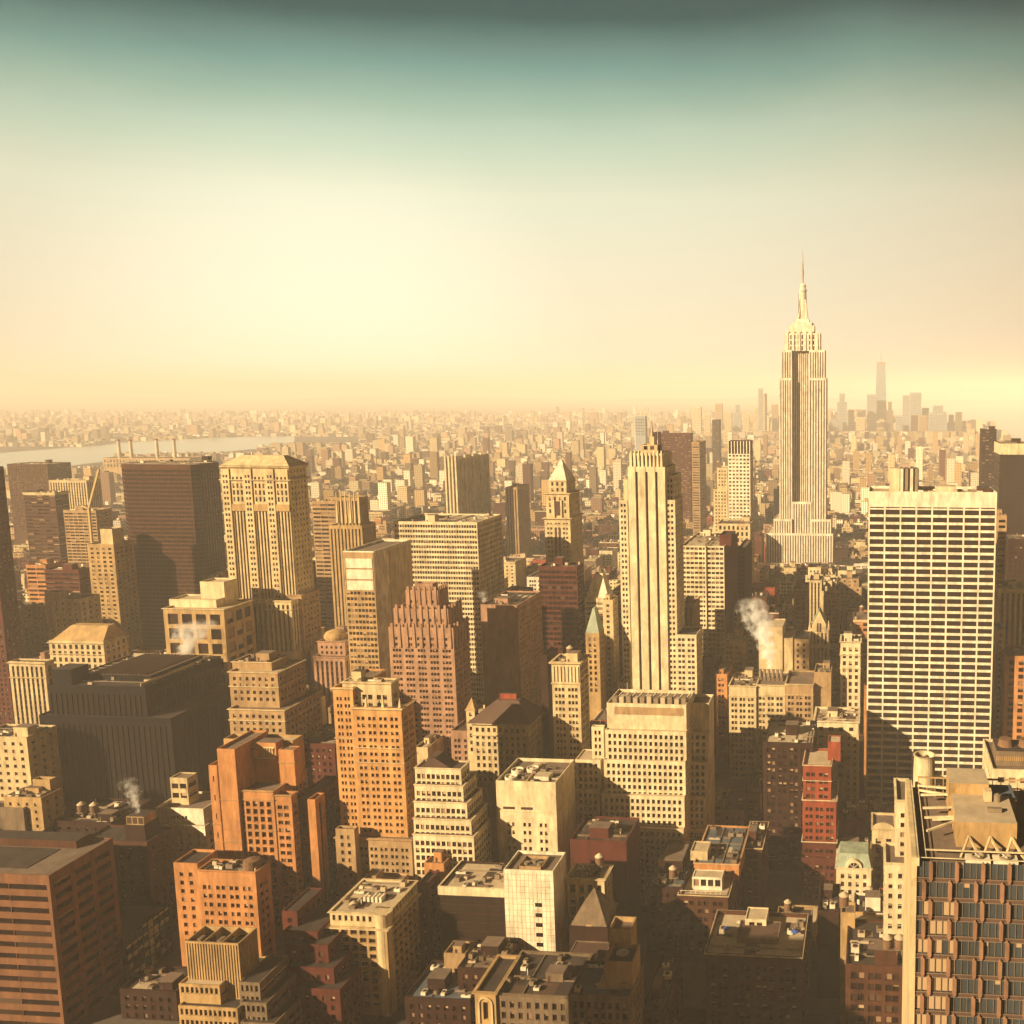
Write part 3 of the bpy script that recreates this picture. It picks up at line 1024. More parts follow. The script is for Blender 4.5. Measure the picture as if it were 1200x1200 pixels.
b.tm(cr0 + 6, cr1 - 5, 598, 612, crn['zr'], crn['zr'] + 6, 'cream', W(p=4, f=4, w=.6, h=.6, top=.8), None, 'gravel')
m = MB()
m.box(cr0 + 11, cr0 + 14, 602, 605, crn['zr'] + 5, crn['zr'] + 11, 'cream')
m.lathe(cr0 + 12.5, 603.5, [(1.4, crn['zr'] + 11), (.2, crn['zr'] + 18), (.15, crn['zr'] + 24)], 8, 'metal')
m.box(cr1 - 8, cr1 - 6.4, 602, 604, crn['zr'] + 5, crn['zr'] + 14, 'spandrel')
m.box(cr1 - 5.6, cr1 - 4, 602, 604, crn['zr'], crn['zr'] + 14, 'spandrel')
b.part('spire', m)
b.t(725, 735.2, 586, d=30, Y=591.2, col='ivory', w=WS_, par=.8)
b.t(730.5, 735.3, 562, d=24, Y=593.5, col='ivory', w=WS_, par=.8)
b.t(779.4, 791, 586, xs=800, Y=591.2, col='ivory', w=WS_, par=.8)
b.t(779.3, 790, 557, xs=798, Y=596, col='ivory', w=WS_, par=.8)
b.t(723.5, 735.1, 800, d=26, Y=588.6, col='ivory', w=WS_, par=.8)
b.t(792, 816, 744, xs=823, Y=589, col='ivory', w=W(p=3.0, f=3.65, w=.5, h=.52, g=2, m=.4, top=2.4, blinds=.12), par=.8)
b.done()
simple('office_tower', 'slim brown windowed block hugging the right of the white shaft', 793, 814, 707, 640, 760, d=20, col='tan', w=PIER, roof='blue_roof', n=1)

# --- background right of the shaft
simple('dark_slab', 'broad plain brown slab behind the crown of the white shaft', 773, 809, 508, 1500, 610, d=22, col='redbrown', w=W(p=3, f=3.6, w=.85, h=.5, m=.4, r=.15), n=1)
simple('apartment_tower', 'tall slim tower with one lit striped face right of the broad brown slab', 810.5, 819.5, 518, 1400, 640, xs=827, col='tan', w=STRIP, n=1)
b = Bld('white_grid_tower', 'pale tower with square window grid and finned top left of the spired skyscraper', 1000, 625, indiv=False)
T = b.t(853, 879, 532, xs=882.5, col='white', w=W(p=4.0, f=4.0, w=.6, h=.5, m=.3, top=1), par=.2)
T2_ = b.tm(T['u0'] + .3, T['u1'] - .3, T['y0'] + 2, T['y1'] - .4, T['zr'], at(866, 517, 1000)[1], 'spandrel', None, None, 'tar')
m = MB()
for k in range(8):
    x = T['u0'] + k * (T['u1'] - T['u0'] - .9) / 7
    m.box(x, x + .9, T['y0'], T['y0'] + 2.2, T['z1'], T2_['z1'], 'white')
b.part('fin', m)
b.done()
b = Bld('apartment_tower', 'pale stepped tower attached left of the white grid tower', 1002, 640, indiv=False)
T = b.t(836, 852.6, 573, d=30, col='cream', w=PUNCH)
b.t(840, 852.5, 548, d=22, Y=1006, z0=T['zr'], col='cream', w=PUNCH)
b.done()
simple('office_block', 'cream block with a row of tall top windows below the white grid tower', 840, 879, 614, 900, 650, xs=884, col='cream', w=W(p=4.5, f=6, w=.5, h=.65, top=2))
b = Bld('banded_office', 'cream office block with close horizontal balconies and a dark red penthouse', 680, 765, indiv=False)
T = b.t(798, 848.5, 640, xs=864, col='ivory', w=W(p=3.0, f=3.6, w=.82, h=.52, m=.4, top=1.2, r=.8), ws=None, roof='pale_roof')
b.t(843, 857, 627, xs=862, Y=688, z0=T['zr'], col='redbrown', roof='tar')
m = MB()
m.box(T['u1'] - .1, T['u1'] + .35, T['y0'] + .4, T['y1'] - .4, 0, T['z1'] - .6, 'redbrown')
um = T['u0'] + (T['u1'] - T['u0']) * .57
m.box(um - .5, um + .5, 678.9, 680.05, 0, T['z1'] + .1, 'ivory')
b.part('brick_flank', m)
b.clutter(T, 5, 7)
b.done()
simple('striped_tower', 'brown block with two pale vertical stripes right of the cream balcony block', 864.5, 873, 642, 760, 720, xs=881, col='brown', w=W(p=3, f=3.7, w=.5, h=.6, style='pier', m=.5), n=1)
simple('dark_tower', 'small dark tower far behind the white grid tower', 834.5, 842, 492, 2600, 520, xs=845, col='umber', w=STRIP, n=0)

# --- the white grid slab right
b = Bld('white_grid_slab', 'big white slab with seven columns of dark windows and a blank top band', 545, 940, cat='skyscraper', indiv=True)
GWN = W(p=9.0, f=4.33, w=.90, h=.66, top=10.5, m=.35, r=.4, blinds=0)
b.glass = 'darkglass'
T = b.t(1018, 1168.5, 577, d=32, col='white', w=GWN, ws=GWN, roof='pale_roof', par=1.5)
ng = round((T['u1'] - T['u0'] - .7) / 9.0)
m = MB()
u0, u1, zz = T['u0'], T['u1'], T['z1']
gw = (u1 - u0 - .7) / ng
for k in range(ng):
    m.box(u0 + .35 + gw * (k + .06), u0 + .35 + gw * (k + .94), 544.96, 545.02, zz - 9.6, zz - 8.9, 'spandrel', bottom=True)
b.part('louvre', m)
c0, zt = at(1043, 549, 556); c1 = at(1077, 549, 556)[0]
m = MB()
m.box(c0, c0 + (c1 - c0) * .34, 556, 566, T['zr'], zt, 'ivory', top='pale_roof')
for k in range(4):
    x = c0 + (c1 - c0) * (.36 + .17 * k)
    m.box(x, x + (c1 - c0) * .10, 556.2, 566, T['zr'], zt, 'metal' if k % 2 else 'white', top='tar')
m.box(c0 + (c1 - c0) * .34, c1, 557, 565.8, T['zr'], zt - .4, 'spandrel', top='tar')
b.part('bulkhead', m)
m = MB()
m.box(c1 + 10, c1 + 22, 556, 568, T['zr'], T['zr'] + 3.5, 'ivory', top='pale_roof')
m.box(u1 - 9, u1 - 2, 556, 570, T['zr'], T['zr'] + 2.6, 'spandrel', top='tar')
b.part('roof_box', m)
b.clutter(T, 6, 9, big=False)
b.done()

simple('dark_slender_tower', 'slender dark tower rising behind the right end of the white grid slab', 1151, 1168, 503, 1200, 575, d=25, col='umber', w=W(p=4, f=3.5, w=.8, h=.5, m=.4), n=2)
b = Bld('dark_glass_tower', 'dark glass tower with a pale blank top band at the right edge', 900, 690, indiv=False)
b.glass = 'darkglass'
T = b.t(1172, 1230, 519, d=40, col='umber', w=W(p=3, f=3.7, w=.9, h=.8, m=.3, top=12, r=.1, blinds=0), par=.6)
m = MB()
m.box(T['u0'] - .4, T['u1'] + .4, T['y0'] - .4, T['y1'] + .4, T['z1'] - 11, T['z1'] - .7, 'ivory', bottom=True, top='gravel')
b.part('top_band', m)
b.clutter(T, 4, 3)
b.done()
simple('office_tower', 'narrow tan ledge-banded tower at the right of the white grid slab', 1169.3, 1180, 604, 640, 720, d=20, col='tan', w=STRIP, n=1)
simple('ribbed_block', 'cream ribbed block at the right edge below the dark glass tower', 1170, 1250, 691, 625, 745, d=26, col='cream', w=PIER, roof='pale_roof')
simple('office_block', 'dark low block at the right edge under the pale topped glass tower', 1181, 1240, 632, 760, 690, d=30, col='umber', w=PUNCH)
simple('brick_block', 'orange brick block with tall window bays at the right edge', 1178, 1250, 770, 560, 850, d=25, col='orange', w=W(p=5.5, f=4.2, w=.55, h=.62))
simple('narrow_block', 'narrow cream and brown block right of the white grid slab', 1167.5, 1178, 738, 580, 850, d=20, col='cream', w=PUNCH, n=1)
b = Bld('office_block', 'flat roofed block with corrugated cooling housings at the right edge', 330, 930)
T = b.t(1163, 1290, 905, d=30, col='ivory', w=W(p=4, f=4, w=.6, h=.5), roof='gravel')
m = MB()
u, z = at(1168, 880, 336)
m.box(u, u + 24, 336, 348, T['zr'], z, 'grey', top='tar')
for k in range(34):
    m.box(u + k * .7, u + k * .7 + .35, 335.8, 336.05, T['zr'] + 2, z - 2, 'sand')
for k in range(3):
    m.lathe(u + 4 + k * 7.5, 342, [(3, z), (2.4, z + 2.4), (2.4, z + 2.6)], 14, 'wood')
b.part('cooling_housing', m)
b.done()
# ------------------------------------------------------------------ the spired skyscraper
b = Bld('spired_skyscraper', 'tallest stepped limestone skyscraper with a mast and needle antenna', 1303, 660, cat='skyscraper', indiv=False)
EW = W(p=3.5, f=3.7, w=.44, h=.66, style='pier', m=.8, top=3.0, r=.7)
EC = W(p=2.7, f=3.7, w=.5, h=.6, style='pier', m=.5, top=5.0, r=.5)
Y0 = 1303
def X(x, y=500): return at(x, y, Y0)[0]
def Z(y): return at(940, y, Y0)[1]
# lower setbacks
b.tm(X(898), X(977), Y0 - 9, Y0 + 54, 0, Z(624), 'limestone', EW, None, 'pale_roof', .8)
b.tm(X(906.5), X(928), Y0 - 4, Y0 + 50, 0, Z(608), 'limestone', EW, None, 'pale_roof', .8)
b.tm(X(951), X(974.5), Y0 - 4, Y0 + 50, 0, Z(608), 'limestone', EW, None, 'pale_roof', .8)
b.tm(X(928.4), X(950.6), Y0 - 1, Y0 + 50, 0, Z(588), 'limestone', EW, None, 'pale_roof', .8)
# shaft: two wings and a deep centre bay
cl, cr = X(928), X(947.5)
b.tm(X(913.2), cl - .02, Y0, Y0 + 41, 0, Z(443), 'limestone', EW, EW, 'pale_roof', .8)
b.tm(cr + .02, X(968), Y0, Y0 + 41, 0, Z(443), 'limestone', EW, EW, 'pale_roof', .8)
b.tm(X(915.3), cl - .3, Y0 + 2.5, Y0 + 39, Z(444), Z(410), 'limestone', EW, EW, 'pale_roof', .8)
b.tm(cr + .3, X(966), Y0 + 2.5, Y0 + 39, Z(444), Z(410), 'limestone', EW, EW, 'pale_roof', .8)
b.tm(cl, cr, Y0 + 10.5, Y0 + 37, 0, Z(401), 'limestone', EC, None, 'pale_roof', .8)
b.tm(X(919), X(960.5), Y0 + 6, Y0 + 36, Z(411), Z(390), 'limestone', W(p=5.4, f=7.5, w=.42, h=.75, m=1.2, top=2.6, r=1.4), EW, 'pale_roof', .8)
b.tm(X(923.3), X(953.5), Y0 + 8.5, Y0 + 33, Z(391), Z(381), 'limestone', None, None, 'pale_roof', .8)
b.tm(X(927.5), X(950.5), Y0 + 10, Y0 + 31, Z(382), Z(377), 'limestone', None, None, 'pale_roof', .5)
m = MB()
for k in range(6):
    x = X(919) + (k + .5) * (X(960.5) - X(919)) / 6
    m.frustum(x - 1.4, x + 1.4, Y0 + 4.6, Y0 + 6.2, Z(411), x - .9, x + .9, Y0 + 5.2, Y0 + 6.2, Z(387), 'limestone')
b.part('crown_pier', m)
cx = X(939.6)
cyy = Y0 + 20
m = MB()
m.frustum(cx - 9.5, cx + 9.5, cyy - 9, cyy + 9, Z(377.5), cx - 8.6, cx + 8.6, cyy - 8, cyy + 8, Z(373), 'limestone')
m.lathe(cx, cyy, [(5.6, Z(374)), (5.2, Z(352)), (4.6, Z(341)), (5.3, Z(340)), (5.3, Z(337.5)), (4.0, Z(337)), (3.8, Z(334)), (4.4, Z(333.6)), (4.2, Z(332.6)), (1.5, Z(330))], 16, 'limestone')
for a in range(4):
    ax, ay = math.cos(a * math.pi / 2 + math.pi / 4), math.sin(a * math.pi / 2 + math.pi / 4)
    for s in range(6):
        r0, r1 = 8.4 - s * .75, 5.0
        z0_, z1_ = Z(374) + s * 4.6, Z(374) + (s + 1) * 4.6
        p = (cx + ax * r0, cyy + ay * r0)
        m.box(p[0] - 1.1, p[0] + 1.1, p[1] - 1.1, p[1] + 1.1, Z(374), z1_, 'limestone')
b.part('mast', m)
m = MB()
m.lathe(cx - .4, cyy, [(1.3, Z(331)), (1.1, Z(322)), (1.5, Z(321.5)), (1.5, Z(314)), (.8, Z(313)), (.7, Z(303)), (.45, Z(301)), (.32, Z(291))], 8, 'metal')
for y in (308, 311, 317, 325):
    m.lathe(cx - .4, cyy, [(1.7, Z(y)), (1.7, Z(y - 1))], 8, 'metal')
b.part('antenna', m)
m = MB()
m.lathe(cx - 5.5, cyy - 6, [(.5, Z(377)), (.35, Z(343))], 6, 'metal')
m.box(X(950), X(953), Y0 + 12, Y0 + 15, Z(381), Z(378), 'metal')
b.part('small_antenna', m)
b.done()

# ------------------------------------------------------------------ middle rows
b = Bld('setback_block', 'wide white wedding-cake office block with rows of small square windows in the centre', 436, 1075)
WH = W(p=2.6, f=3.55, w=.56, h=.62, m=1.0, top=1.9, r=.7, blinds=.06)
r = 'pale_roof'
b.t(725, 811, 1096, d=30, Y=427, col='ivory', w=WH, roof=r, par=.5)
Ta = b.t(703.5, 801, 1000, d=27, Y=430, col='ivory', w=WH, roof=r, par=.5, yref=972)
Tb = b.t(705, 802, 934, d=27, Y=433.2, col='ivory', w=WH, roof=r, par=.5)
Tc = b.t(707.5, 803, 893, d=27, Y=436.2, col='ivory', w=WH, roof=r, par=.5)
Td = b.t(709, 804, 858, d=24, Y=438.5, col='ivory', w=WH, roof=r, par=.5)
b.t(805, 826, 972, d=14, Y=444, col='ivory', w=WH, roof=r, par=.5)
b.t(804.8, 827.5, 934, d=14, Y=447, col='ivory', w=WH, roof=r, par=.5)
b.t(804.6, 829, 893, d=14, Y=450, col='ivory', w=WH, roof=r, par=.5)
b.t(804.4, 830, 858, d=13, Y=453, col='ivory', w=WH, roof=r, par=.5)
Te = b.t(711, 804, 826, d=22, Y=442, col='ivory', w=None, roof='gravel', par=1.6)
b.t(804.2, 831, 824, d=14, Y=455, col='ivory', w=None, roof='gravel', par=1.6)
b.t(693, 707, 852, xs=709, Y=443, col='ivory', w=WH, roof=r, par=.5)
b.t(674, 703.5, 891, d=14, Y=440, col='ivory', w=WH, roof=r, par=.5)
b.t(674.6, 702.5, 926, d=14, Y=436.5, col='ivory', w=WH, roof=r, par=.5)
b.t(672, 702, 972, d=14, Y=432.5, col='ivory', w=WH, roof=r, par=.5)
m = MB()
a0, zz = at(720, 828, 442); a1 = at(801, 828, 442)[0]
m.box(a0, a1, 441.9, 442.05, at(760, 838, 442)[1], at(760, 829, 442)[1], 'tan', bottom=True)
b.part('louvre_band', m)
m = MB()
for k in range(11):
    x = Te['u0'] + 2 + k * (Te['u1'] - Te['u0'] - 5) / 10
    m.box(x, x + 2.2, 445, 449, Te['zr'] + .5, Te['zr'] + 3.2 + (k % 3) * .5, 'pale_roof' if k % 2 else 'metal', bottom=True)
    m.bar((x, 450, Te['zr'] + .6), (x + 3, 454, Te['zr'] + 3.5), .22, 'ivory')
b.part('cooling_unit', m)
b.done()

b = Bld('cream_tower', 'slender cream tower of paired windows with a setback penthouse crown', 402, 1020)
CW = W(p=2.5, f=3.38, w=.44, h=.5, g=2, m=1.0, top=4.5, r=.55, gz=.82)
T0 = b.t(393, 482, 984, xs=499, Y=398, col='tan', w=CW, roof='gravel', cor=[(.2, .9, .6)])
T1 = b.t(413, 470, 830, xs=485, Y=402, col='apricot', w=CW, ws=CW, roof='gravel', cor=[(.2, 1.2, .9), (19, .6, .4), (26, .6, .4)], corcol='cream')
T1b = b.t(389.5, 413, 806, d=30, Y=404.5, col='apricot', w=CW, roof='gravel', cor=[(.2, 1, .6), (24, .6, .4)], corcol='cream')
T2_ = b.t(401, 458, 800, xs=467, Y=407, z0=T1['zr'] - 2, col='cream', w=W(p=3, f=3.8, w=.5, h=.6, g=2, top=6), roof='pale_roof', cor=[(.2, 1.0, .6)])
m = MB()
x, y = T2_['u0'] + 3, T2_['y0'] + 3
m.box(x, x + 4.5, y, y + 4, T2_['zr'], T2_['zr'] + 5, 'cream', top='tar')
b.part('chimney', m)
u1 = T1['u1']
for k in range(3):
    m = MB()
    m.frustum(u1 - 1.6 - k * 8, u1 - .4 - k * 8, 402.3, 403.5, T1['z1'] - .05, u1 - 1.1 - k * 8, u1 - .9 - k * 8, 402.8, 403.0, T1['z1'] + 4.5, 'cream')
    b.part('finial', m)
b.clutter(T2_, 3, 2, big=False)
b.t(393, 415, 972, xs=420, Y=394, col='tan', w=PUNCH, roof='tar')
b.done()

b = Bld('terraced_block', 'white gridded office block stepping out in six tiers below the pink stepped tower', 400, 1030)
tiers = [(486, 540, 901, 551), (486, 542.5, 921, 560), (486, 547, 941, 568), (486, 552, 961, 575), (486, 555, 980, 579)]
for k, (x0, x1, yt, xs) in enumerate(tiers):
    Tt = b.t(x0 - k * .5, x1, yt, xs=xs - 1 - k, Y=400 - k * 2.4, col='ivory', w=GRID, ws=GRID, roof='slate', par=.5, cor=[(.05, .6, .35)])
    if k == 0:
        top = Tt
m = MB()
m.frustum(top['u0'] + 4, top['u1'] - 5, top['y0'] + 8, top['y1'] - 8, top['zr'] - .1, top['u0'] + 6, top['u1'] - 12, top['y0'] + 9, top['y1'] - 9, top['zr'] + 5, 'slate')
b.part('roof_plant', m)
b.done()
simple('office_block', 'blank cream block with a small roof box between the cream tower and the terraced block', 486, 501, 876, 500, 905, d=20, col='cream', w=None, n=1)

b = Bld('white_block', 'plain white block with big round roof fans and columns of paired windows', 406, 1010)
VW = W(p=3.4, f=3.9, w=.36, h=.5, g=2, m=2.5, top=20, r=.6, gz=.62)
T = b.t(581, 651, 917, xs=673, col='ivory', w=VW, ws=W(p=2.6, f=3.9, w=.4, h=.5, top=26, m=14), roof='gravel', par=1.6, cor=[(14.6, .3, .25)])
m = MB()
for k in range(2):
    x = T['u0'] + 3 + k * 8.5
    m.box(x, x + 5.5, 405.9, 406.05, T['z1'] - 13.6, T['z1'] - 12.4, 'spandrel', bottom=True)
b.part('slot_opening', m)
m = MB()
fl = []
for k, (dx, dy) in enumerate(((5, 6), (5, 14), (11.5, 16.5))):
    m.lathe(T['u0'] + dx, T['y0'] + dy, [(2.9, T['zr']), (2.9, T['zr'] + 1.6), (2.5, T['zr'] + 1.6), (2.4, T['zr'] + 1.0), (.6, T['zr'] + 1.0), (.5, T['zr'] + 1.5)], 18, 'white')
m.box(T['u1'] - 12, T['u1'] - 5, T['y0'] + 5, T['y0'] + 11, T['zr'], T['zr'] + 2, 'white', top='pale_roof')
m.box(T['u0'] + 13, T['u0'] + 14, T['y0'] + 3, T['y1'] - 4, T['zr'], T['zr'] + 1, 'tan')
b.part('roof_fan', m)
b.clutter(T, 4, 2, big=False)
b.done()

b = Bld('tiled_tower', 'white tiled tower with a single column of square dark windows', 356, 1145)
T = b.t(590, 648, 1021, xs=663, col='white', w=None, ws=None, roof='gravel', par=1.3)
m = MB()
wx, zt = at(627, 1058, 356)
k = 0
for y in (1058, 1070, 1081.5, 1093, 1104.5, 1116):
    z = at(627, y, 356)[1]
    m = MB()
    m.box(wx, wx + 2.9, 355.95, 356.05, z - 1.7, z, 'glass', bottom=True)
    b.part('window', m)
for y in (1104, 1116, 1128):
    z = at(605, y, 356)[1]
    x = at(604, y, 356)[0]
    m = MB()
    m.box(x, x + 2.9, 355.95, 356.05, z - 1.5, z, 'glass', bottom=True)
    b.part('window', m)
m = MB()
n = 12
for k in range(1, n):
    x = T['u0'] + k * (T['u1'] - T['u0']) / n
    m.box(x - .06, x + .06, 355.96, 356.02, 0, T['z1'] - 1, 'tan')
for k in range(22):
    z = T['z1'] - 2 - k * 2.6
    if z > 2:
        m.box(T['u0'] + .1, T['u1'] - .1, 355.955, 356.01, z, z + .1, 'tan')
b.part('joint', m)
m = MB()
x0, y0 = T['u0'] + 5, T['y0'] + 3
for q in ((x0, x0 + 10, y0, y0 + .4), (x0, x0 + 10, y0 + 9, y0 + 9.4), (x0, x0 + .4, y0, y0 + 9), (x0 + 9.6, x0 + 10, y0, y0 + 9)):
    m.box(*q, T['zr'], T['zr'] + 1.3, 'tan')
for k in range(3):
    m.lathe(x0 + 2.2 + k * 2.8, y0 + 4 + (k % 2) * 2, [(1.2, T['zr']), (1.2, T['zr'] + 1.2), (.3, T['zr'] + 1.1)], 12, 'metal')
b.part('roof_enclosure', m)
b.done()

b = Bld('dark_glass_block', 'low dark glass block with a pale roof edge left of the white tiled tower', 360, 1130)
b.glass = 'darkglass'
T = b.t(515, 591, 1042, d=22, col='umber', w=W(p=3, f=3.9, w=.92, h=.8, m=.3, top=4, r=.1, blinds=0), roof='pale_roof', par=1.0)
m = MB()
m.box(T['u0'] - .5, T['u1'] + .3, T['y0'] - .5, T['y0'] + .2, T['z1'] - 3.4, T['z1'] + .3, 'ivory', bottom=True)
m.box(T['u0'] - .5, T['u0'] + .2, T['y0'] + .2, T['y1'], T['z1'] - 3.4, T['z1'] + .3, 'ivory', bottom=True)
b.part('roof_edge', m)
b.clutter(T, 5, 2, big=False)
b.done()

# orange pylon tower
b = Bld('orange_tower', 'stepped orange brick tower with a blank pylon and a carved top panel', 388, 1110)
OW = W(p=3.1, f=3.65, w=.62, h=.7, m=.9, top=5.2, r=.8, blinds=.2)
OP = W(p=2.6, f=3.65, w=.5, h=.52, g=2, m=.4, top=5, r=.5)
T = b.t(275, 320, 927, d=26, Y=391, col='orange', w=OW, roof='gravel', cor=[(.1, .8, .4), (4.2, .5, .35), (19, .5, .3)], corcol='sand')
b.t(320.3, 341, 932, xs=348, Y=391.4, col='orange', w=OP, ws=OP, roof='gravel', cor=[(.1, .8, .4)], corcol='sand')
T3 = b.t(254, 274.7, 878, d=24, Y=389.5, col='orange', w=None, roof='gravel', cor=[(24, .5, .3), (44, .5, .3)], corcol='sand')
b.t(244, 253.8, 897, d=22, Y=391, col='orange', w=W(p=4, f=9, w=.35, h=.3, top=5), roof='gravel', cor=[(28, .5, .3)], corcol='sand')
b.t(342, 361, 938, d=28, Y=397, col='redbrown', w=PUNCH, ws=None, roof='tar')
b.t(360, 369, 937, xs=380, Y=395, col='orange', w=None, ws=W(p=3.6, f=3.65, w=.35, h=.75, style='pier', m=1.2), roof='tar')
T4 = b.t(276, 326, 885, d=20, Y=402, z0=T['zr'] - .3, col='orange', w=W(p=3.2, f=4, w=.55, h=.6, style='pier', m=1.5, top=13, r=.9), roof='gravel', par=.4)
b.t(262, 343, 868, xs=354, Y=408, z0=T['zr'] - .3, col='sand', w=None, ws=None, roof='pale_roof', par=1.4)
b.t(326, 344, 879, xs=352, Y=400.5, z0=T['zr'] - .3, col='orange', w=W(p=9, f=14, w=.18, h=.6, top=9, m=1), roof='gravel', par=.5, cor=[(6, .6, .3)], corcol='sand')
m = MB()
q0, zt = at(280, 873.5, 402); q1 = at(322, 873.5, 402)[0]
zb = at(300, 888, 402)[1]
b.tm(q0 - 1, q1 + .8, 401.4, 407.6, T4['z1'] - .3, at(300, 869.5, 402)[1], 'orange', None, None, 'gravel', 0)
m.box(q0, q1, 401.25, 401.42, zb, zt, 'cream', bottom=True)
for k in range(14):
    x = q0 + .6 + k * (q1 - q0 - 1.2) / 13
    m.lathe(x, 401.2, [(.5, zb + .6), (.25, zb + 1.6 + (k % 4) * .5), (.45, zt - .6)], 6, 'sand')
m.lathe((q0 + q1) / 2, 401.1, [(1.4, zb + .8), (1.6, (zb + zt) / 2), (1.1, zt - .5)], 10, 'orange')
b.part('carved_panel', m)
b.done()
b = Bld('orange_annex', 'lower orange brick block with paired windows at the foot of the stepped orange tower', 345, 1120)
T = b.t(231, 299, 1022, xs=316, col='orange', w=W(p=2.7, f=3.75, w=.46, h=.5, g=2, m=1, top=6.5, r=.5), roof='tar', cor=[(.1, .6, .3)])
b.t(203, 231, 1012, d=12, Y=348, col='orange', w=W(p=3.6, f=3.7, w=.4, h=.5, top=4), roof='tar')
b.clutter(T, 5, 6, big=False)
m = MB()
m.lathe(T['u1'] - 4, T['y0'] + 4, [(3.2, T['zr']), (3.2, T['zr'] + 4.2), (.2, T['zr'] + 5)], 14, 'wood')
b.part('roof_drum', m)
b.done()
simple('office_block', 'shaded brown block between the stepped orange tower and the cream tower', 345, 392, 872, 470, 1000, d=30, col='redbrown', w=PUNCH, indiv=False)
simple('office_block', 'thin blank white slab right of the stepped orange tower', 379, 396, 951, 425, 1010, d=22, col='ivory', w=None, n=0)

b = Bld('white_stepped_block', 'small white stepped block with a boxed cooling unit in front of the black slab', 430, 1015)
T = b.t(180, 240, 968, d=24, Y=428, col='white', w=W(p=4.8, f=3.9, w=.38, h=.52, m=1.5, top=4.5), roof='gravel', par=.5)
T2_ = b.t(182, 238, 948, d=20, Y=430, z0=T['zr'] - .2, col='white', w=W(p=2.8, f=3.8, w=.45, h=.5, g=2, top=4, m=8), roof='gravel', par=1.0)
T3 = b.t(199, 219, 912, xs=231, Y=436, z0=T2_['zr'] - .2, col='cream', w=W(p=5, f=5, w=.8, h=.55, top=3, m=.3), roof='gravel', par=.6)
b.t(176, 241, 1000, d=28, Y=425.5, col='white', w=W(p=4.4, f=3.9, w=.38, h=.52, m=1, top=1.8), roof='gravel', par=.5)
b.done()

b = Bld('bay_block', 'tan block with bright cornices and stepped terraces right of the black slab', 465, 880, indiv=False)
T = b.t(268, 333, 832, xs=376, Y=462, col='tan', w=PUNCH, ws=W(p=3.4, f=3.8, w=.5, h=.55, blinds=.45), cor=[(.1, .9, .7), 6], corcol='cream')
T2_ = b.t(268, 325, 788, xs=357, Y=468, z0=T['zr'] - .3, col='tan', w=PUNCH, ws=W(p=3.4, f=3.8, w=.5, h=.55, blinds=.45), cor=[(.1, .9, .7), 8], corcol='cream')
T3 = b.t(272, 318, 776, xs=337, Y=474, z0=T2_['zr'] - .3, col='tan', w=PUNCH, cor=[(.1, .8, .5)], corcol='cream', roof='slate')
b.clutter(T3, 5, 4)
b.done()
b = Bld('domed_block', 'small pale block with a columned front and a low dome left of the white slab', 585, 805, indiv=False)
T = b.t(367, 404, 770, d=30, Y=580, col='pink', w=W(p=3.2, f=3.7, w=.5, h=.7, style='pier', m=1, top=3), cor=[(.1, 1.0, .7)])
T2_ = b.t(372, 404, 752, d=24, Y=586, z0=T['zr'] - .2, col='pink', w=PUNCH, cor=[(.1, .8, .5)])
m = MB()
um, ym = at(391, 745, 596)[0], 598
DR = .68
zz = T2_['z1']
m.lathe(um, ym, [(7.2, zz - 1), (7.2, zz + 1.0), (6.7, zz + 2.4), (5.3, zz + 3.8), (3, zz + 4.8), (.5, zz + 5.1)], 24, 'sand')
b.part('dome', m)
b.done()

# rounded tan block at the lower centre left
b = Bld('corniced_block', 'tan office block with deep cornice and a rounded corner below the cream tower', 340, 1180)
RB = W(p=4.1, f=3.4, w=.72, h=.62, m=.6, top=1.2, r=.7, blinds=.2)
T = b.t(386, 453, 1088, xs=489, col='sand', w=RB, ws=RB, roof='pale_roof', par=.3, cor=[(.1, 1.0, 1.3)], corcol='cream')
T2_ = b.t(386.4, 452, 1071, xs=488, Y=340.6, z0=T['zr'] - .2, col='cream', w=W(p=2.6, f=3.8, w=.5, h=.62, m=.4, top=1.4), roof='pale_roof', par=.7, cor=[(.05, .7, .7)])
um, zc = T['u1'], T['z1']
m = MB()
m.lathe(um - 2.6, T['y0'] + 2.7, [(3.2, 0), (3.2, zc - .5), (4.2, zc - .3), (4.2, zc), (3.3, zc), (3.3, T2_['z1'] - .4), (3.7, T2_['z1'] - .2), (3.7, T2_['z1'] + .05)], 22, 'cream')
b.part('rounded_corner', m)
m = MB()
for k in range(5):
    x = T2_['u0'] + 9 + k * 1.7
    m.box(x, x + .9, T2_['y0'] + 9, T2_['y0'] + 12.5, T2_['zr'], T2_['zr'] + 2.2, 'white', bottom=True)
m.lathe(T2_['u0'] + 7, T2_['y0'] + 5.5, [(1.6, T2_['zr']), (1.6, T2_['zr'] + 1.6), (.4, T2_['zr'] + 2.4)], 12, 'pale_roof')
b.part('air_unit', m)
b.clutter(T2_, 6, 1, big=False)
b.done()
simple('brick_block', 'small orange brick block right of the cream tower base', 497, 520, 1012, 384, 1040, xs=529, col='orange', w=PUNCH)

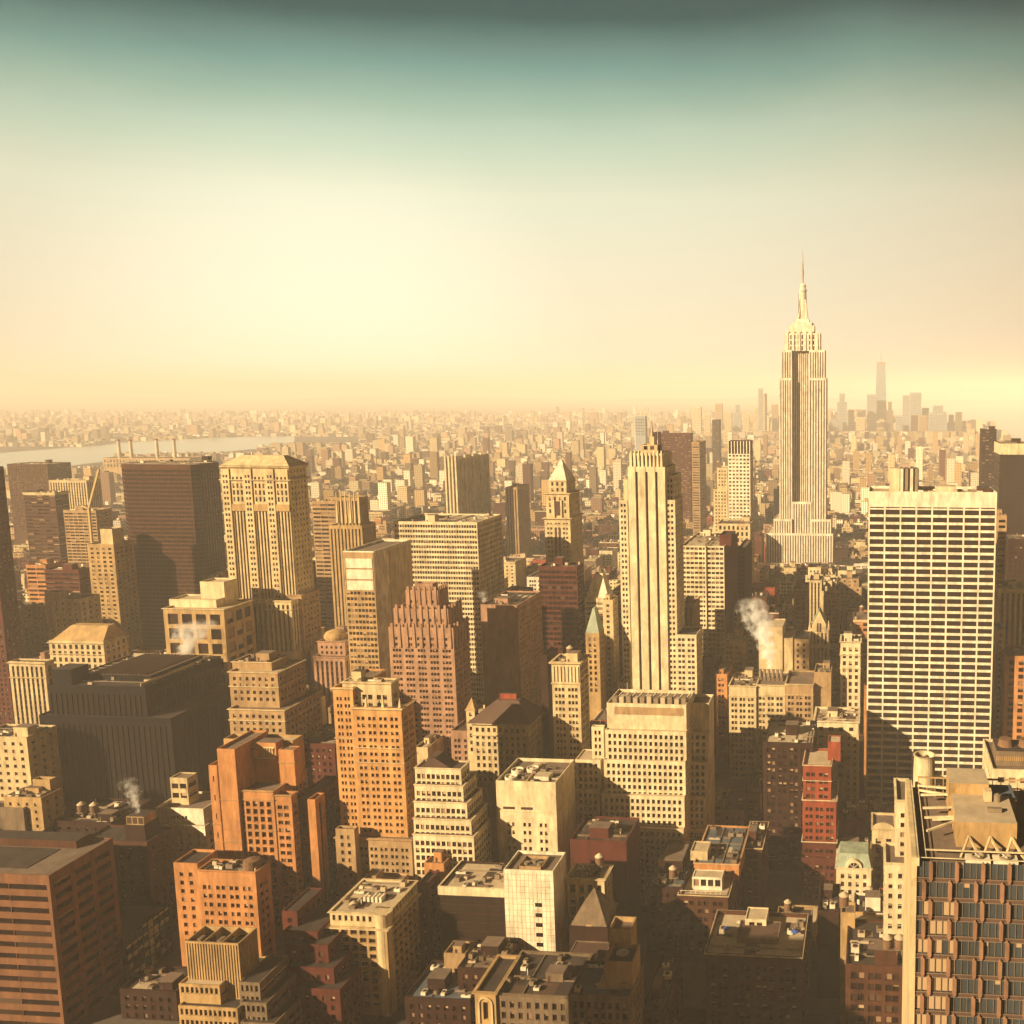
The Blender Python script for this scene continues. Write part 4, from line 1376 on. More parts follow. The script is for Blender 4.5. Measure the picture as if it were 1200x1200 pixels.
# louvred box and terraces
b = Bld('louvred_block', 'terraced block with a finned roof enclosure divided into open bays', 312, 1230)
FN = W(p=1.05, f=30, w=.45, h=.95, m=.2, top=.7, r=.35, style='pier')
TB = W(p=1.9, f=4.4, w=.6, h=.55, m=.4, top=1.2, r=.5)
Tl = b.t(209, 278, 1182, d=32, Y=306, col='sand', w=TB, ws=STRIP, roof='tar', par=.6)
b.t(209.5, 257, 1155, xs=268, Y=308.5, z0=Tl['zr'] - .2, col='sand', w=TB, ws=STRIP, roof='pale_roof', par=.6)
Tm = b.t(217, 279, 1106, xs=301, Y=312, z0=Tl['zr'] - .2, col='sand', w=FN, ws=None, roof='tar', par=3.2)
m = MB()
for k in (1, 2):
    x = Tm['u0'] + k * (Tm['u1'] - Tm['u0']) / 3
    m.box(x - .2, x + .2, Tm['y0'] + .46, Tm['y1'] - .46, Tm['zr'], Tm['z1'] - .02, 'sand')
for k in range(4):
    x = Tm['u0'] + 2.2 + k * 4
    m.box(x, x + 1.6, Tm['y0'] + 3 + k % 2, Tm['y0'] + 6, Tm['zr'], Tm['zr'] + 2.2, 'grey')
b.part('enclosure_divider', m)
for k, (x0, x1, yt, xs) in enumerate(((280, 304, 1152, 338), (281, 312, 1176, 352), (282, 322, 1200, 366))):
    b.t(x0, x1, yt, xs=xs, Y=310 - k * 2.2, col='grey', w=TB, ws=STRIP, roof='tar', par=.5)
b.done()
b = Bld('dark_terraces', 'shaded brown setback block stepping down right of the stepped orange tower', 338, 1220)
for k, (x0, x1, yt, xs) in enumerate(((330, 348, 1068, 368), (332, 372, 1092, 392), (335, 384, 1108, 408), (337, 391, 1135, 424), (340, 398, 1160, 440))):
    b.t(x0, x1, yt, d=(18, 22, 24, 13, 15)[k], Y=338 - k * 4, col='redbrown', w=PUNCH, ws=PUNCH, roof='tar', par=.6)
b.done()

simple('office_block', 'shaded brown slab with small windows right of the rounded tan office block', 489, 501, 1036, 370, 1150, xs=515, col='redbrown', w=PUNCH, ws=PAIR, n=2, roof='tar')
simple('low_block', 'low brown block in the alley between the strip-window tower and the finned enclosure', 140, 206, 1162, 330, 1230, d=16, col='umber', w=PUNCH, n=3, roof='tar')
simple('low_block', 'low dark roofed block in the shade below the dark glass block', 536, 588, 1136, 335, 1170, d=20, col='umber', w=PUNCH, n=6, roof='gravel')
simple('low_block', 'low blue grey roofed block at the bottom left of the carved corner bay', 474, 551, 1172, 328, 1230, d=24, col='umber', w=PUNCH, n=7, roof='blue_roof')
simple('low_block', 'small pale box roofed block between the shaded terraces and the bottom centre roofs', 520, 545, 1118, 346, 1140, d=9, col='tan', w=None, n=1, roof='gravel')
# ------------------------------------------------------------------ centre bottom
simple('office_block', 'plain dark red brick block with a stair box in front of the white wedding-cake block', 668, 734, 986, 396, 1075, d=24, col='redbrown', w=None, ws=None, n=5, roof='tar', indiv=False)
b = Bld('ornamented_block', 'small cream ornamented block with pilasters and a wooden roof tank', 370, 1090)
T = b.t(664, 708, 1030, xs=717, col='cream', w=W(p=3.4, f=5, w=.6, h=.8, top=3, m=.6, r=.9), roof='pale_roof', cor=[(.1, 1.0, .8)])
TANK_SPOTS.append((at(701, 1012, 377)[0], 379, T['zr'], b.label))
b.clutter(T, 6, 2, big=False)
b.done()
b = Bld('pyramid_roofed_block', 'small block capped by a plain grey stone pyramid', 350, 1135)
T = b.t(667, 712, 1087, d=20, col='umber', w=None, roof='tar', par=.2)
m = MB()
um, ym = (T['u0'] + T['u1']) / 2, T['y0'] + 9.5
za = at(691, 1040, 360)[1]
m.frustum(T['u0'] + .4, T['u1'] - .4, T['y0'] + .4, T['y0'] + 18, T['z1'] - .05, um - .3, um + .3, ym - .3, ym + .3, za, 'grey')
m.frustum(um - 1.2, um + 1.2, T['y0'] + .2, T['y0'] + 9, T['z1'], um - .5, um + .5, ym - 1.6, ym, za - 5, 'tan')
b.part('pyramid_roof', m)
b.t(660, 704, 1132, d=16, Y=333, col='grey', w=None, roof='slate', par=.3)
m = MB()
tt = b.tiers[-1]
m.box(tt['u0'] + 4, tt['u1'] - 3, tt['y0'] + 3, tt['y0'] + 7, tt['zr'], tt['zr'] + 2.6, 'sand', top='slate')
b.part('roof_light', m)
b.done()
b = Bld('stair_tower_block', 'grey flat roofed block with a tall plain lift tower carrying a round dish', 283, 1230)
T = b.t(666, 738, 1168, xs=754, col='grey', w=W(p=2.4, f=3.6, w=.6, h=.62, m=.8, top=2.6, r=.5), roof='blue_roof', par=.8)
T2_ = b.t(709, 741, 1128, xs=750, Y=288, z0=T['zr'] - .2, col='tan', w=None, roof='tar', par=1.4)
m = MB()
um, ym = (T2_['u0'] + T2_['u1']) / 2, (T2_['y0'] + T2_['y1']) / 2
m.lathe(um, ym, [(.3, T2_['zr']), (.3, T2_['zr'] + 1.2), (2.2, T2_['zr'] + 1.3), (2.2, T2_['zr'] + 1.6), (.2, T2_['zr'] + 1.7)], 18, 'metal')
b.part('dish', m)
b.t(713, 739, 1090, xs=746, Y=303, col='sand', w=None, roof='gravel', par=1.8)
b.clutter(T, 3, 5, big=False)
b.done()
b = Bld('baroque_block', 'brown block with a carved arched corner bay at the bottom centre', 305, 1230)
T = b.t(581, 668, 1172, d=26, col='grey', w=W(p=3, f=4.2, w=.5, h=.6, top=3), roof='tar', cor=[(.1, .8, .5)], yref=1168)
Tq = b.t(556, 580.5, 1163, d=22, Y=304, col='sand', w=W(p=8, f=9, w=.34, h=.75, top=4, r=.8), roof='tar', cor=[(.1, 1, .8)])
m = MB()
um = (Tq['u0'] + Tq['u1']) / 2
for k in range(9):
    a = math.pi * k / 8
    p = (um + 2.4 * math.cos(a), 303.9, Tq['z1'] - 4.5 + 2.4 * math.sin(a))
    a2 = math.pi * (k + 1) / 8
    if k < 8:
        m.bar(p, (um + 2.4 * math.cos(a2), 303.9, Tq['z1'] - 4.5 + 2.4 * math.sin(a2)), .3, 'cream')
for s_ in (-1, 1):
    m.bar((um + s_ * 2.4, 303.9, Tq['z1'] - 4.5), (um + s_ * 2.4, 303.9, Tq['z1'] - 12), .35, 'cream')
b.part('arched_bay', m)
b.clutter(T, 4, 3)
b.done()
simple('office_block', 'grey roofed low block at the bottom edge right of the lift tower', 752, 778, 1185, 300, 1230, xs=800, col='brown', w=PUNCH, roof='blue_roof')
b = Bld('dark_brick_tower', 'dark brown block with a sunken roof terrace left of the white penthouse block', 390, 1190)
T = b.t(757, 800, 1040, d=30, col='umber', w=PUNCH, roof='blue_roof', par=.8)
b.t(771, 800, 1010, d=20, Y=404, z0=T['zr'] - .2, col='umber', w=None, roof='gravel')
TANK_SPOTS.append((T['u0'] + 11, T['y0'] + 6, T['zr'], b.label))
b.clutter(T, 5, 4, big=False)
b.done()
b = Bld('penthouse_block', 'brown block with a white glazed penthouse and grey upper roof', 388, 1190)
T = b.t(795, 853, 1050, d=54, col='brown', w=PAIR, ws=PUNCH, roof='pale_roof', par=1.0, cor=[(.1, .7, .5)], corcol='cream')
T2_ = b.t(813, 866, 1013, d=38, Y=404, z0=T['zr'] - .3, col='orange', w=W(p=3, f=3.6, w=.4, h=.5), roof='blue_roof', par=.8, corcol='cream', cor=[(.05, .5, .3)])
Tp = b.t(811, 846, 1029, d=7, Y=394, z0=T['zr'] - .2, col='white', w=W(p=3.4, f=4.6, w=.75, h=.7, m=.3, top=1), roof='pale_roof', par=.3)
b.t(809, 829, 998, d=10, Y=408, z0=T2_['zr'] - .2, col='cream', w=None, roof='pale_roof', par=.5)
m = MB()
for k in range(9):
    x = T['u0'] + 1 + k * 2.2
    m.bar((x, 388.8, T['z1']), (x, 388.8, T['z1'] + 1.3), .07, 'white')
m.bar((T['u0'] + .5, 388.8, T['z1'] + 1.3), (T['u1'] - .5, 388.8, T['z1'] + 1.3), .08, 'white')
b.part('terrace_railing', m)
b.clutter(T2_, 6, 8, big=False)
b.done()
simple('office_block', 'narrow brown block with a pale parapet and red roof vents right of the white penthouse', 871, 893, 994, 425, 1190, d=28, col='brown', w=PAIR, ws=PUNCH, n=5, cor=[(.05, .8, .4)], corcol='cream')
b = Bld('roof_terrace_block', 'brown block with a white walled roof terrace holding blue umbrellas', 330, 1230)
T = b.t(826, 940, 1122, d=30, col='brown', w=W(p=3.0, f=3.8, w=.5, h=.5, g=3, m=1, top=4.5), roof='pale_roof', par=1.6, cor=[(.05, .6, .3)], corcol='cream')
Tp = b.t(863, 912, 1100, d=12, Y=340, z0=T['zr'] - .2, col='grey', w=None, roof='slate', par=.4)
b.t(873, 898, 1078, d=9, Y=349, z0=T['zr'] - .2, col='ivory', w=W(p=4, f=4, w=.7, h=.4, top=1.2), roof='pale_roof', par=.4)
b.clutter(T, 4, 12, big=False)
b.done()
TERR = T
# brown office wall
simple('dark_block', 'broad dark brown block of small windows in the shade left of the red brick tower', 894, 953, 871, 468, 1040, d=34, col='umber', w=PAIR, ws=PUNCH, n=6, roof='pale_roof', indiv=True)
b = Bld('red_brick_tower', 'narrow red brick tower with pale roof ledges and triple windows', 448, 1060)
RW = W(p=2.6, f=3.75, w=.5, h=.52, g=2, m=.6, top=4.0, r=.5)
T = b.t(941, 974, 897, d=22, Y=449, col='brick', w=RW, ws=RW, roof='pale_roof', cor=[(.05, .6, .4), (8, .5, .4)], corcol='ivory')
b.t(970, 985, 870, d=10, Y=458, z0=T['zr'] - .3, col='brick', w=None, roof='pale_roof', par=.6)
b.t(940.5, 980, 938, d=24, Y=446, col='brick', w=RW, ws=RW, roof='pale_roof', cor=[(.05, .7, .5)], corcol='ivory')
b.t(940, 980, 987, d=24, Y=443.5, col='redbrown', w=RW, ws=RW, roof='tar', cor=[(.05, .7, .5)], corcol='ivory')
b.t(939, 980.5, 1006, d=24, Y=441.5, col='redbrown', w=RW, ws=RW, roof='tar')
b.done()
b = Bld('loft_block', 'broad cream loft block with a band of wide top windows below the steam', 585, 905, indiv=False)
LW = W(p=2.9, f=3.9, w=.5, h=.55, g=2, m=.8, top=8, r=.6)
T = b.t(854, 886, 804, d=30, Y=585, col='cream', w=LW, roof='gravel', cor=[(.1, .9, .5), (7, .5, .4)])
T2_ = b.t(886.4, 920, 803, d=30, Y=586.5, col='cream', w=LW, roof='gravel', cor=[(.1, .9, .5), (7, .5, .4)])
b.t(920.4, 953, 802, d=30, Y=585.4, col='tan', w=LW, roof='gravel', cor=[(.1, .9, .5), (7, .5, .4)], corcol='cream')
m = MB()
for k in range(6):
    x = T2_['u0'] + 1 + k * 2.8
    m.lathe(x, 600, [(1.0, T2_['zr'] + 2), (1.0, T2_['zr'] + 7), (1.3, T2_['zr'] + 7.2)], 10, 'metal')
    m.box(x - 1.1, x + 1.1, 598, 601, T2_['zr'], T2_['zr'] + 2.2, 'grey')
b.part('cooling_stack', m)
STEAM4 = (T2_['u0'] + 8, 600, T2_['zr'] + 8)
b.clutter(T, 5, 2)
b.done()
simple('office_block', 'tan block with a tall blank panel left of the white steam', 847, 872, 753, 640, 815, d=26, col='tan', w=W(p=2.8, f=3.7, w=.5, h=.5, g=2), n=3, indiv=False)
simple('office_block', 'cream block with arched top windows rising behind the white steam', 857, 884, 714, 720, 760, d=24, col='cream', w=W(p=4, f=4.2, w=.5, h=.55), n=2)
b = Bld('blank_block', 'blank cream block half covered by the white steam', 625, 800, indiv=False)
T = b.t(889, 917, 735, d=24, col='cream', w=None, roof='pale_roof', par=.6)
b.t(917.3, 929, 748, d=22, Y=626, col='cream', w=None, roof='pale_roof', par=.6)
b.t(929.4, 948, 749, d=24, Y=627, col='tan', w=W(p=5, f=4, w=.4, h=.5), roof='tar', par=.6)
b.done()
b = Bld('gabled_tower', 'narrow cream gothic tower with a pointed gable right of the steam', 650, 800, indiv=False)
T = b.t(947, 971, 737, d=18, col='cream', w=W(p=2.6, f=11, w=.5, h=.75, m=.5, top=3, r=.7), par=.4)
m = MB()
um = (T['u0'] + T['u1']) / 2 + .5
za = at(959, 715, 650)[1]
w0 = 5.0
q = m.slot('cream')
for y in (649.6, 661):
    m.poly([(um - w0, y, T['z1'] - 2), (um + w0, y, T['z1'] - 2), (um + w0, y, T['z1'] + 3), (um, y, za), (um - w0, y, T['z1'] + 3)], q)
sl = m.slot('copper')
m.poly([(um - w0 - .3, 649.3, T['z1'] + 2.8), (um, 649.3, za + .3), (um, 661.3, za + .3), (um - w0 - .3, 661.3, T['z1'] + 2.8)], sl)
m.poly([(um + w0 + .3, 649.3, T['z1'] + 2.8), (um, 649.3, za + .3), (um, 661.3, za + .3), (um + w0 + .3, 661.3, T['z1'] + 2.8)], sl)
m.box(um - 1.6, um - .3, 649.5, 649.62, T['z1'] - 2, T['z1'] + 4, 'spandrel', bottom=True)
m.box(um + .3, um + 1.6, 649.5, 649.62, T['z1'] - 2, T['z1'] + 4, 'spandrel', bottom=True)
for s_ in (-1, 1):
    x = um + s_ * (T['u1'] - T['u0']) * .46
    m.frustum(x - .9, x + .9, 650, 651.8, T['z1'] - 1, x - .2, x + .2, 650.7, 651, T['z1'] + 6, 'cream')
b.part('gable', m)
b.done()
simple('office_block', 'narrow white block with three big top windows left of the white grid slab', 985, 1008.5, 752, 600, 860, d=18, col='ivory', w=W(p=4.3, f=4.6, w=.5, h=.6, top=4, m=.6), n=3, cor=[(.1, 1, .7), (9, .8, .6), (18, .6, .4)])
simple('low_white_block', 'low white block with a bold cornice and cluttered roof left of the white grid slab', 954, 1006, 846, 515, 880, d=24, col='ivory', w=W(p=6, f=4.5, w=.42, h=.5, top=3.4), n=6, cor=[(.1, 1.0, .8), (7.5, .8, .7)], indiv=False)
simple('office_tower', 'slim cream window pillar standing in shade left of the white grid slab', 990, 1006.5, 862, 513, 940, d=22, col='cream', w=W(p=3.6, f=3.8, w=.4, h=.5, m=.4, top=1), n=0, indiv=False)
simple('office_block', 'narrow orange brick block with paired windows left of the broad cream loft block', 838, 852, 790, 600, 925, d=24, col='orange', w=W(p=3, f=3.7, w=.5, h=.5, g=2), n=2)
simple('office_block', 'blank brown stair block behind the narrow cream gothic tower', 954, 974, 788, 590, 850, d=20, col='tan', w=None, n=2)
simple('brick_block', 'orange brick setback block among the rooftops left of the white grid slab', 965, 984, 700, 800, 745, d=20, col='orange', w=PAIR, n=3)

# bottom right strip
b = Bld('narrow_white_tower', 'narrow white tower with a single window column squeezed against the finned glass tower', 330, 1110)
NW = W(p=3.2, f=3.7, w=.5, h=.5, m=.4, top=4, r=.5)
b.t(1050, 1066, 938, d=20, Y=334, col='ivory', w=W(p=5, f=3.7, w=.34, h=.5, m=.4, top=5), roof='gravel', cor=[(.1, .6, .5)])
b.t(1037, 1062, 1012, d=16, Y=327, col='ivory', w=W(p=3.6, f=3.9, w=.42, h=.5, m=.4, top=4), roof='gravel', cor=[(.1, .6, .5), (8, .3, .3), (16, .3, .3), (24, .3, .3)])
b.done()
b = Bld('gabled_yellow_block', 'yellow block with a curved top gable left of the narrow white tower', 440, 1040)
T = b.t(1022, 1049, 972, d=18, col='cream', w=W(p=4.2, f=4.6, w=.5, h=.6, m=.5, top=5, r=.7), roof='gravel', cor=[(.1, .6, .5)])
m = MB()
q = m.slot('cream')
um = (T['u0'] + T['u1']) / 2
pts = [(um + 5.4 * math.cos(math.pi * k / 10), T['z1'] + 3.2 * math.sin(math.pi * k / 10)) for k in range(11)]
for y in (439.6, 440.5):
    m.poly([(x, y, z) for x, z in pts], q)
for k in range(10):
    m.poly([(pts[k][0], 439.6, pts[k][1]), (pts[k+1][0], 439.6, pts[k+1][1]), (pts[k+1][0], 440.5, pts[k+1][1]), (pts[k][0], 440.5, pts[k][1])], q)
b.part('curved_gable', m)
b.done()
b = Bld('arched_mansard_block', 'small block with a green mansard roof and an arched dormer window', 420, 1030)
T = b.t(980, 1021, 1018, d=18, col='ivory', w=W(p=3.4, f=4, w=.45, h=.6), roof='gravel', par=.2, cor=[(.1, .7, .6)])
m = MB()
m.frustum(T['u0'], T['u1'], T['y0'] + .3, T['y1'] - .3, T['z1'], T['u0'] + 1.5, T['u1'] - 1.5, T['y0'] + 3, T['y1'] - 3, T['z1'] + 5.6, 'copper')
b.part('mansard_roof', m)
m = MB()
um = (T['u0'] + T['u1']) / 2
q, g = m.slot('ivory'), m.slot('glass')
for (r_, y, s_) in ((3.8, 419.7, q), (2.6, 419.6, g)):
    m.poly([(um + r_ * math.cos(math.pi * k / 12), y, T['z1'] + .2 + r_ * math.sin(math.pi * k / 12)) for k in range(13)], s_)
for k in range(12):
    a, c = math.pi * k / 12, math.pi * (k + 1) / 12
    P_ = lambda t, y: (um + 3.8 * math.cos(t), y, T['z1'] + .2 + 3.8 * math.sin(t))
    m.poly([P_(a, 419.7), P_(c, 419.7), P_(c, 423), P_(a, 423)], q)
for k in range(1, 4):
    a = math.pi * k / 4
    m.bar((um, 419.5, T['z1'] + .2), (um + 2.6 * math.cos(a), 419.5, T['z1'] + .2 + 2.6 * math.sin(a)), .12, 'ivory')
b.part('arched_dormer', m)
b.done()
simple('office_block', 'small yellow block with a terrace roof below the red brick tower', 981, 1021, 1001, 445, 1030, d=16, col='sand', w=W(p=4, f=4, w=.4, h=.5), n=6, indiv=False)
simple('office_block', 'brown brick block with two roof tanks under the white grid slab', 980, 1020, 960, 480, 1000, d=24, col='brick', w=None, n=5, tank=True, indiv=False)
simple('office_block', 'brown block with ledge windows at the bottom edge left of the finned glass tower', 991, 1060, 1133, 320, 1230, d=30, col='brown', w=W(p=2.8, f=4.2, w=.6, h=.6, g=2, top=3), n=5, roof='tar')
b = Bld('stair_block', 'slim pale stair block with a parapet beside a roof tank at the lower right', 345, 1150)
T = b.t(985, 1002, 1070, d=8, col='sand', w=None, roof='gravel')
b.t(988, 1027, 1092, d=14, Y=348, col='sand', w=None, roof='pale_roof')
b.done()
simple('office_block', 'blue grey blank slab with an open pale box roof at the lower right', 958, 983, 1068, 365, 1170, d=22, col='umber', w=None, n=3, roof='tar', par=2.5)

# ------------------------------------------------------------------ finned glass tower bottom right
b = Bld('finned_glass_tower', 'dark glass tower with staggered terracotta fins and exposed steel roof beams at lower right', 172, 1230)
Yf = 172.0
u0 = at(1073, 1009, Yf)[0]
z1 = at(1100, 1009, Yf)[1]
u1 = u0 + 30
yb_ = Yf + 36
FH = 3.9
m = MB()
# core with a blank stone left flank
m.box(u0 + .25, u1, Yf + .5, yb_, 0, z1 - 1, 'umber', top='gravel')
m.box(u0 - .75, u0 + .24, Yf - .3, yb_ + .4, 0, z1 + .7, 'cream')
m.box(u0 + .24, u0 + .7, Yf - .3, yb_ + .3, z1 - 1, z1 + .6, 'ivory')
b.mb = m
b.roof.poly([(u0 + .3, Yf + .5, z1 - .98), (u1, Yf + .5, z1 - .98), (u1, yb_, z1 - .98), (u0 + .3, yb_, z1 - .98)], b.roof.slot('gravel'))
b.tiers.append(dict(u0=u0 - .75, u1=u1, y0=Yf - .3, y1=yb_ + .4, z0=0, z1=z1, zr=z1 - 1, col='umber'))
HEROES.append((u0 - .75, u1, Yf - .3, yb_ + .4, 0, z1))
PROTECT.append((1058, 1210, 870, 1230, Yf))
R = random.Random(3)
nrow = 11
for r_ in range(nrow):
    zt = z1 - .3 - r_ * FH
    zbm = zt - FH
    if zbm < 30:
        break
    m = MB()
    m.box(u0 + .24, u1, Yf - .02, Yf + .3, zbm, zbm + .75, 'slate', bottom=True)
    m.box(u0 + .24, u1, Yf - .12, Yf - .02, zbm + .75, zbm + .85, 'metal', bottom=True)
    m.box(u0 + .24, u1, Yf - .12, Yf - .02, zbm - .05, zbm + .05, 'metal', bottom=True)
    b.part('spandrel_band', m)
    off = 0 if r_ % 2 == 0 else 2.45
    k = 0
    x = u0 + .24
    edges = [u0 + .24]
    xf = u0 + 2.9 - off + (0 if off == 0 else 1.2)
    fins = []
    while xf < u1:
        if xf > u0 + .4:
            fins.append(xf)
        xf += 4.9
    xs_ = u0 + .24
    while xs_ < min(u1, u0 + 22):
        w_ = 1.2
        lit = 2 <= r_ <= 8 and xs_ < u0 + (7.4 - .35 * abs(r_ - 4)) and R.random() < .85
        kk = 3 if lit else (1 if R.random() < .06 else 0)
        mm = MB()
        pane_into(mm, ((xs_ + w_ / 2, Yf + .25, zbm + .85 + 1.52), w_, 3.04, 'F', kk), 'steel_glass', 'blind_warm')
        b.part('window', mm)
        xs_ += w_ + .06
    mm = MB()
    for q in range(int((min(u1, u0 + 22) - u0) / 1.26)):
        xq = u0 + .24 + q * 1.26
        mm.box(xq - .04, xq + .04, Yf + .05, Yf + .26, zbm + .85, zt, 'metal')
    b.part('mullion', mm)
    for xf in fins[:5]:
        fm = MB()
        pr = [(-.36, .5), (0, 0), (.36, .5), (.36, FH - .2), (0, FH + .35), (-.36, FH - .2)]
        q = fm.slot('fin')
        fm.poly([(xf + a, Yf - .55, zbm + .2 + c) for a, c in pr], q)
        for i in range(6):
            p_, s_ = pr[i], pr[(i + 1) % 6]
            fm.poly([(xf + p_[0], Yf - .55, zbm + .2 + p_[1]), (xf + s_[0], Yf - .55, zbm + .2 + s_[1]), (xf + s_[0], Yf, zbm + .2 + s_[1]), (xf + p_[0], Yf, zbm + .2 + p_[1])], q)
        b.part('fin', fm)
# roof works
zr = z1 - .98
pu0 = u0 + 8.3
m = MB()
m.box(pu0, pu0 + 11.8, Yf + 8, Yf + 21, zr, zr + 5.2, 'sand', top='pale_roof')
m.box(pu0 - .4, pu0 + 7.8, Yf + 21.2, Yf + 29.5, zr, zr + 7.5, 'sand', top='pale_roof')
m.box(pu0 + 8.2, pu0 + 13.6, Yf + 21.3, Yf + 29, zr, zr + 4.2, 'sand', top='blue_roof')
b.part('penthouse', m)
m = MB()
m.box(pu0 + 6.5, pu0 + 8.0, Yf + 17.5, Yf + 19.5, zr + 5.3, zr + 7.5, 'cream', bottom=True)
m.lathe(pu0 + 9.2, Yf + 18.2, [(.8, zr + 5.2), (.8, zr + 6.6), (.2, zr + 6.9)], 12, 'metal')
m.box(pu0 + 6.6, pu0 + 9.4, Yf + 12.5, Yf + 13.5, zr + 5.3, zr + 6.1, 'metal', bottom=True)
b.part('air_unit', m)
for k, (dy0, dy1, du) in enumerate(((31, 29, 1.8), (28.5, 25.5, 2.0), (26, 26, 2.2), (19.5, 19.5, 2.3), (15, 15, 2.4), (14.2, 14.2, 4), (9, 13, 2.6))):
    m = MB()
    m.bar((u0 + du, Yf + dy0, zr + 2.6), (pu0 + .2, Yf + dy1, zr + 3.0), .2, 'ivory')
    b.part('steel_beam', m)
for k in range(5):
    m = MB()
    xa = pu0 + .5 + k * 4.2
    m.bar((xa, Yf + 3.6, zr), (xa + 1.9, Yf + 7.8, zr + 2.4), .2, 'cream')
    b.part('steel_beam', m)
    m = MB()
    m.bar((xa + 3.8, Yf + 3.6, zr), (xa + 1.9, Yf + 7.8, zr + 2.4), .2, 'cream')
    b.part('steel_beam', m)
m = MB()
m.box(u0 + .75, u0 + 1.9, Yf + .6, yb_ - 1, zr - 0.0 + .02, zr + .3, 'tar')
m.bar((u0 + 2.05, Yf + 1, zr + 1.1), (u0 + 2.05, yb_ - 2, zr + 1.1), .07, 'white')
m.bar((u0 + 2.05, Yf + 3.2, zr + 1.6), (u1, Yf + 3.2, zr + 1.6), .12, 'ivory')
m.bar((u0 + .8, Yf + .55, zr + 1.3), (u1, Yf + .55, zr + 1.3), .07, 'ivory')
m.bar((u0 + 1.8, Yf + 31, zr + 4.5), (u1, Yf + 31, zr + 4.5), .16, 'sand')
m.bar((u0 + 1.8, Yf + 31, zr + 2.5), (u1, Yf + 31, zr + 2.5), .12, 'sand')
for k in range(16):
    x = u0 + 2 + k * 1.8
    m.bar((x, Yf + 31, zr), (x, Yf + 31, zr + 4.6), .09, 'sand')
b.part('railing', m)
for k in range(2):
    m = MB()
    cx, cyy = pu0 + 3.6 + k * 5.2, Yf + 2.1
    m.box(cx - 2.3, cx + 2.3, cyy - 1.25, cyy + 1.3, zr, zr + 1.0, 'white', bottom=True)
    m.lathe(cx, cyy, [(1.2, zr + 1.0), (1.2, zr + 1.5), (1.05, zr + 1.5), (1.0, zr + 1.1), (.3, zr + 1.15), (.25, zr + 1.4)], 18, 'metal')
    for a in range(4):
        an = a * math.pi / 2 + .4
        m.bar((cx, cyy, zr + 1.35), (cx + 1.0 * math.cos(an), cyy + 1.0 * math.sin(an), zr + 1.3), .1, 'white')
    b.part('roof_fan', m)
b.done()
# the round cooling tower at its back left corner
ct = empty('cooling_tower', (at(1083, 905, Yf + 40)[0], Yf + 40, zr))
tag(ct, 'round cream cooling tower with an open fan top behind the finned glass tower', 'cooling tower')
cx, cyy = ct.location.x, ct.location.y
zct, zcb = at(1083, 884, Yf + 40)[1], at(1083, 918, Yf + 40)[1]
m = MB()
m.lathe(cx, cyy, [(2.5, zcb - 2), (2.5, zcb + 3), (2.35, zct - .3), (2.5, zct), (2.15, zct), (2.1, zct - 1.3)], 24, 'ivory', cap=False)
m.lathe(cx, cyy, [(.1, zct - 1.6), (2.1, zct - 1.5)], 24, 'spandrel', cap=False)
m.build('shell', ct, ct.location, smooth=False)
m = MB()
m.lathe(cx, cyy, [(.6, zct - 1.5), (.5, zct - .9), (.2, zct - .6)], 12, 'spandrel')
for a in range(5):
    an = a * 2 * math.pi / 5
    m.bar((cx, cyy, zct - .9), (cx + 1.95 * math.cos(an), cyy + 1.95 * math.sin(an), zct - 1.0), .22, 'metal')
m.build('fan', ct, ct.location)
m = MB()
m.box(cx - 3, cx + 3, cyy - 3, cyy + 3, zr - 4, zcb - 1.9, 'ivory')
for k in range(9):
    m.bar((cx - 3 + k * .75, cyy - 3.2, zcb - 2), (cx - 2.4 + k * .7, cyy - 3.3, zcb + (k % 3) * .5), .22, 'ivory')
m.box(cx - 2.6, cx + 2.6, cyy - 2.6, cyy + 2.6, 100, zr - 3.9, 'sand')
m.build('base', ct, ct.location)
# ------------------------------------------------------------------ roof tanks
def make_tank():
    t = empty('water_tank', (0, 0, 0))
    m = MB()
    m.lathe(0, 0, [(1.75, 2.6), (1.8, 4.4), (1.72, 6.4)], 18, 'wood')
    for z in (2.9, 3.7, 4.6, 5.6):
        m.lathe(0, 0, [(1.83, z), (1.83, z + .09)], 18, 'spandrel')
    m.build('tank', t)
    m = MB()
    m.lathe(0, 0, [(1.95, 6.35), (1.95, 6.5), (1.0, 7.3), (.12, 7.9)], 18, 'pale_roof')
    m.build('tank_roof', t)
    for a in range(4):
        x, y = 1.2 * math.cos(a * math.pi / 2 + .78), 1.2 * math.sin(a * math.pi / 2 + .78)
        m = MB()
        m.box(x - .12, x + .12, y - .12, y + .12, 0, 2.45, 'metal')
        m.build('leg', t)
    m = MB()
    m.box(-1.7, 1.7, -1.7, 1.7, 2.35, 2.62, 'metal', bottom=True)
    m.build('platform', t)
    return t
def dup(o, loc, s=1.0):
    c = o.copy(); COL.objects.link(c); c.location = loc; c.scale = (s, s, s)
    for ch in list(o.children):
        d = ch.copy(); COL.objects.link(d); d.parent = c
    return c

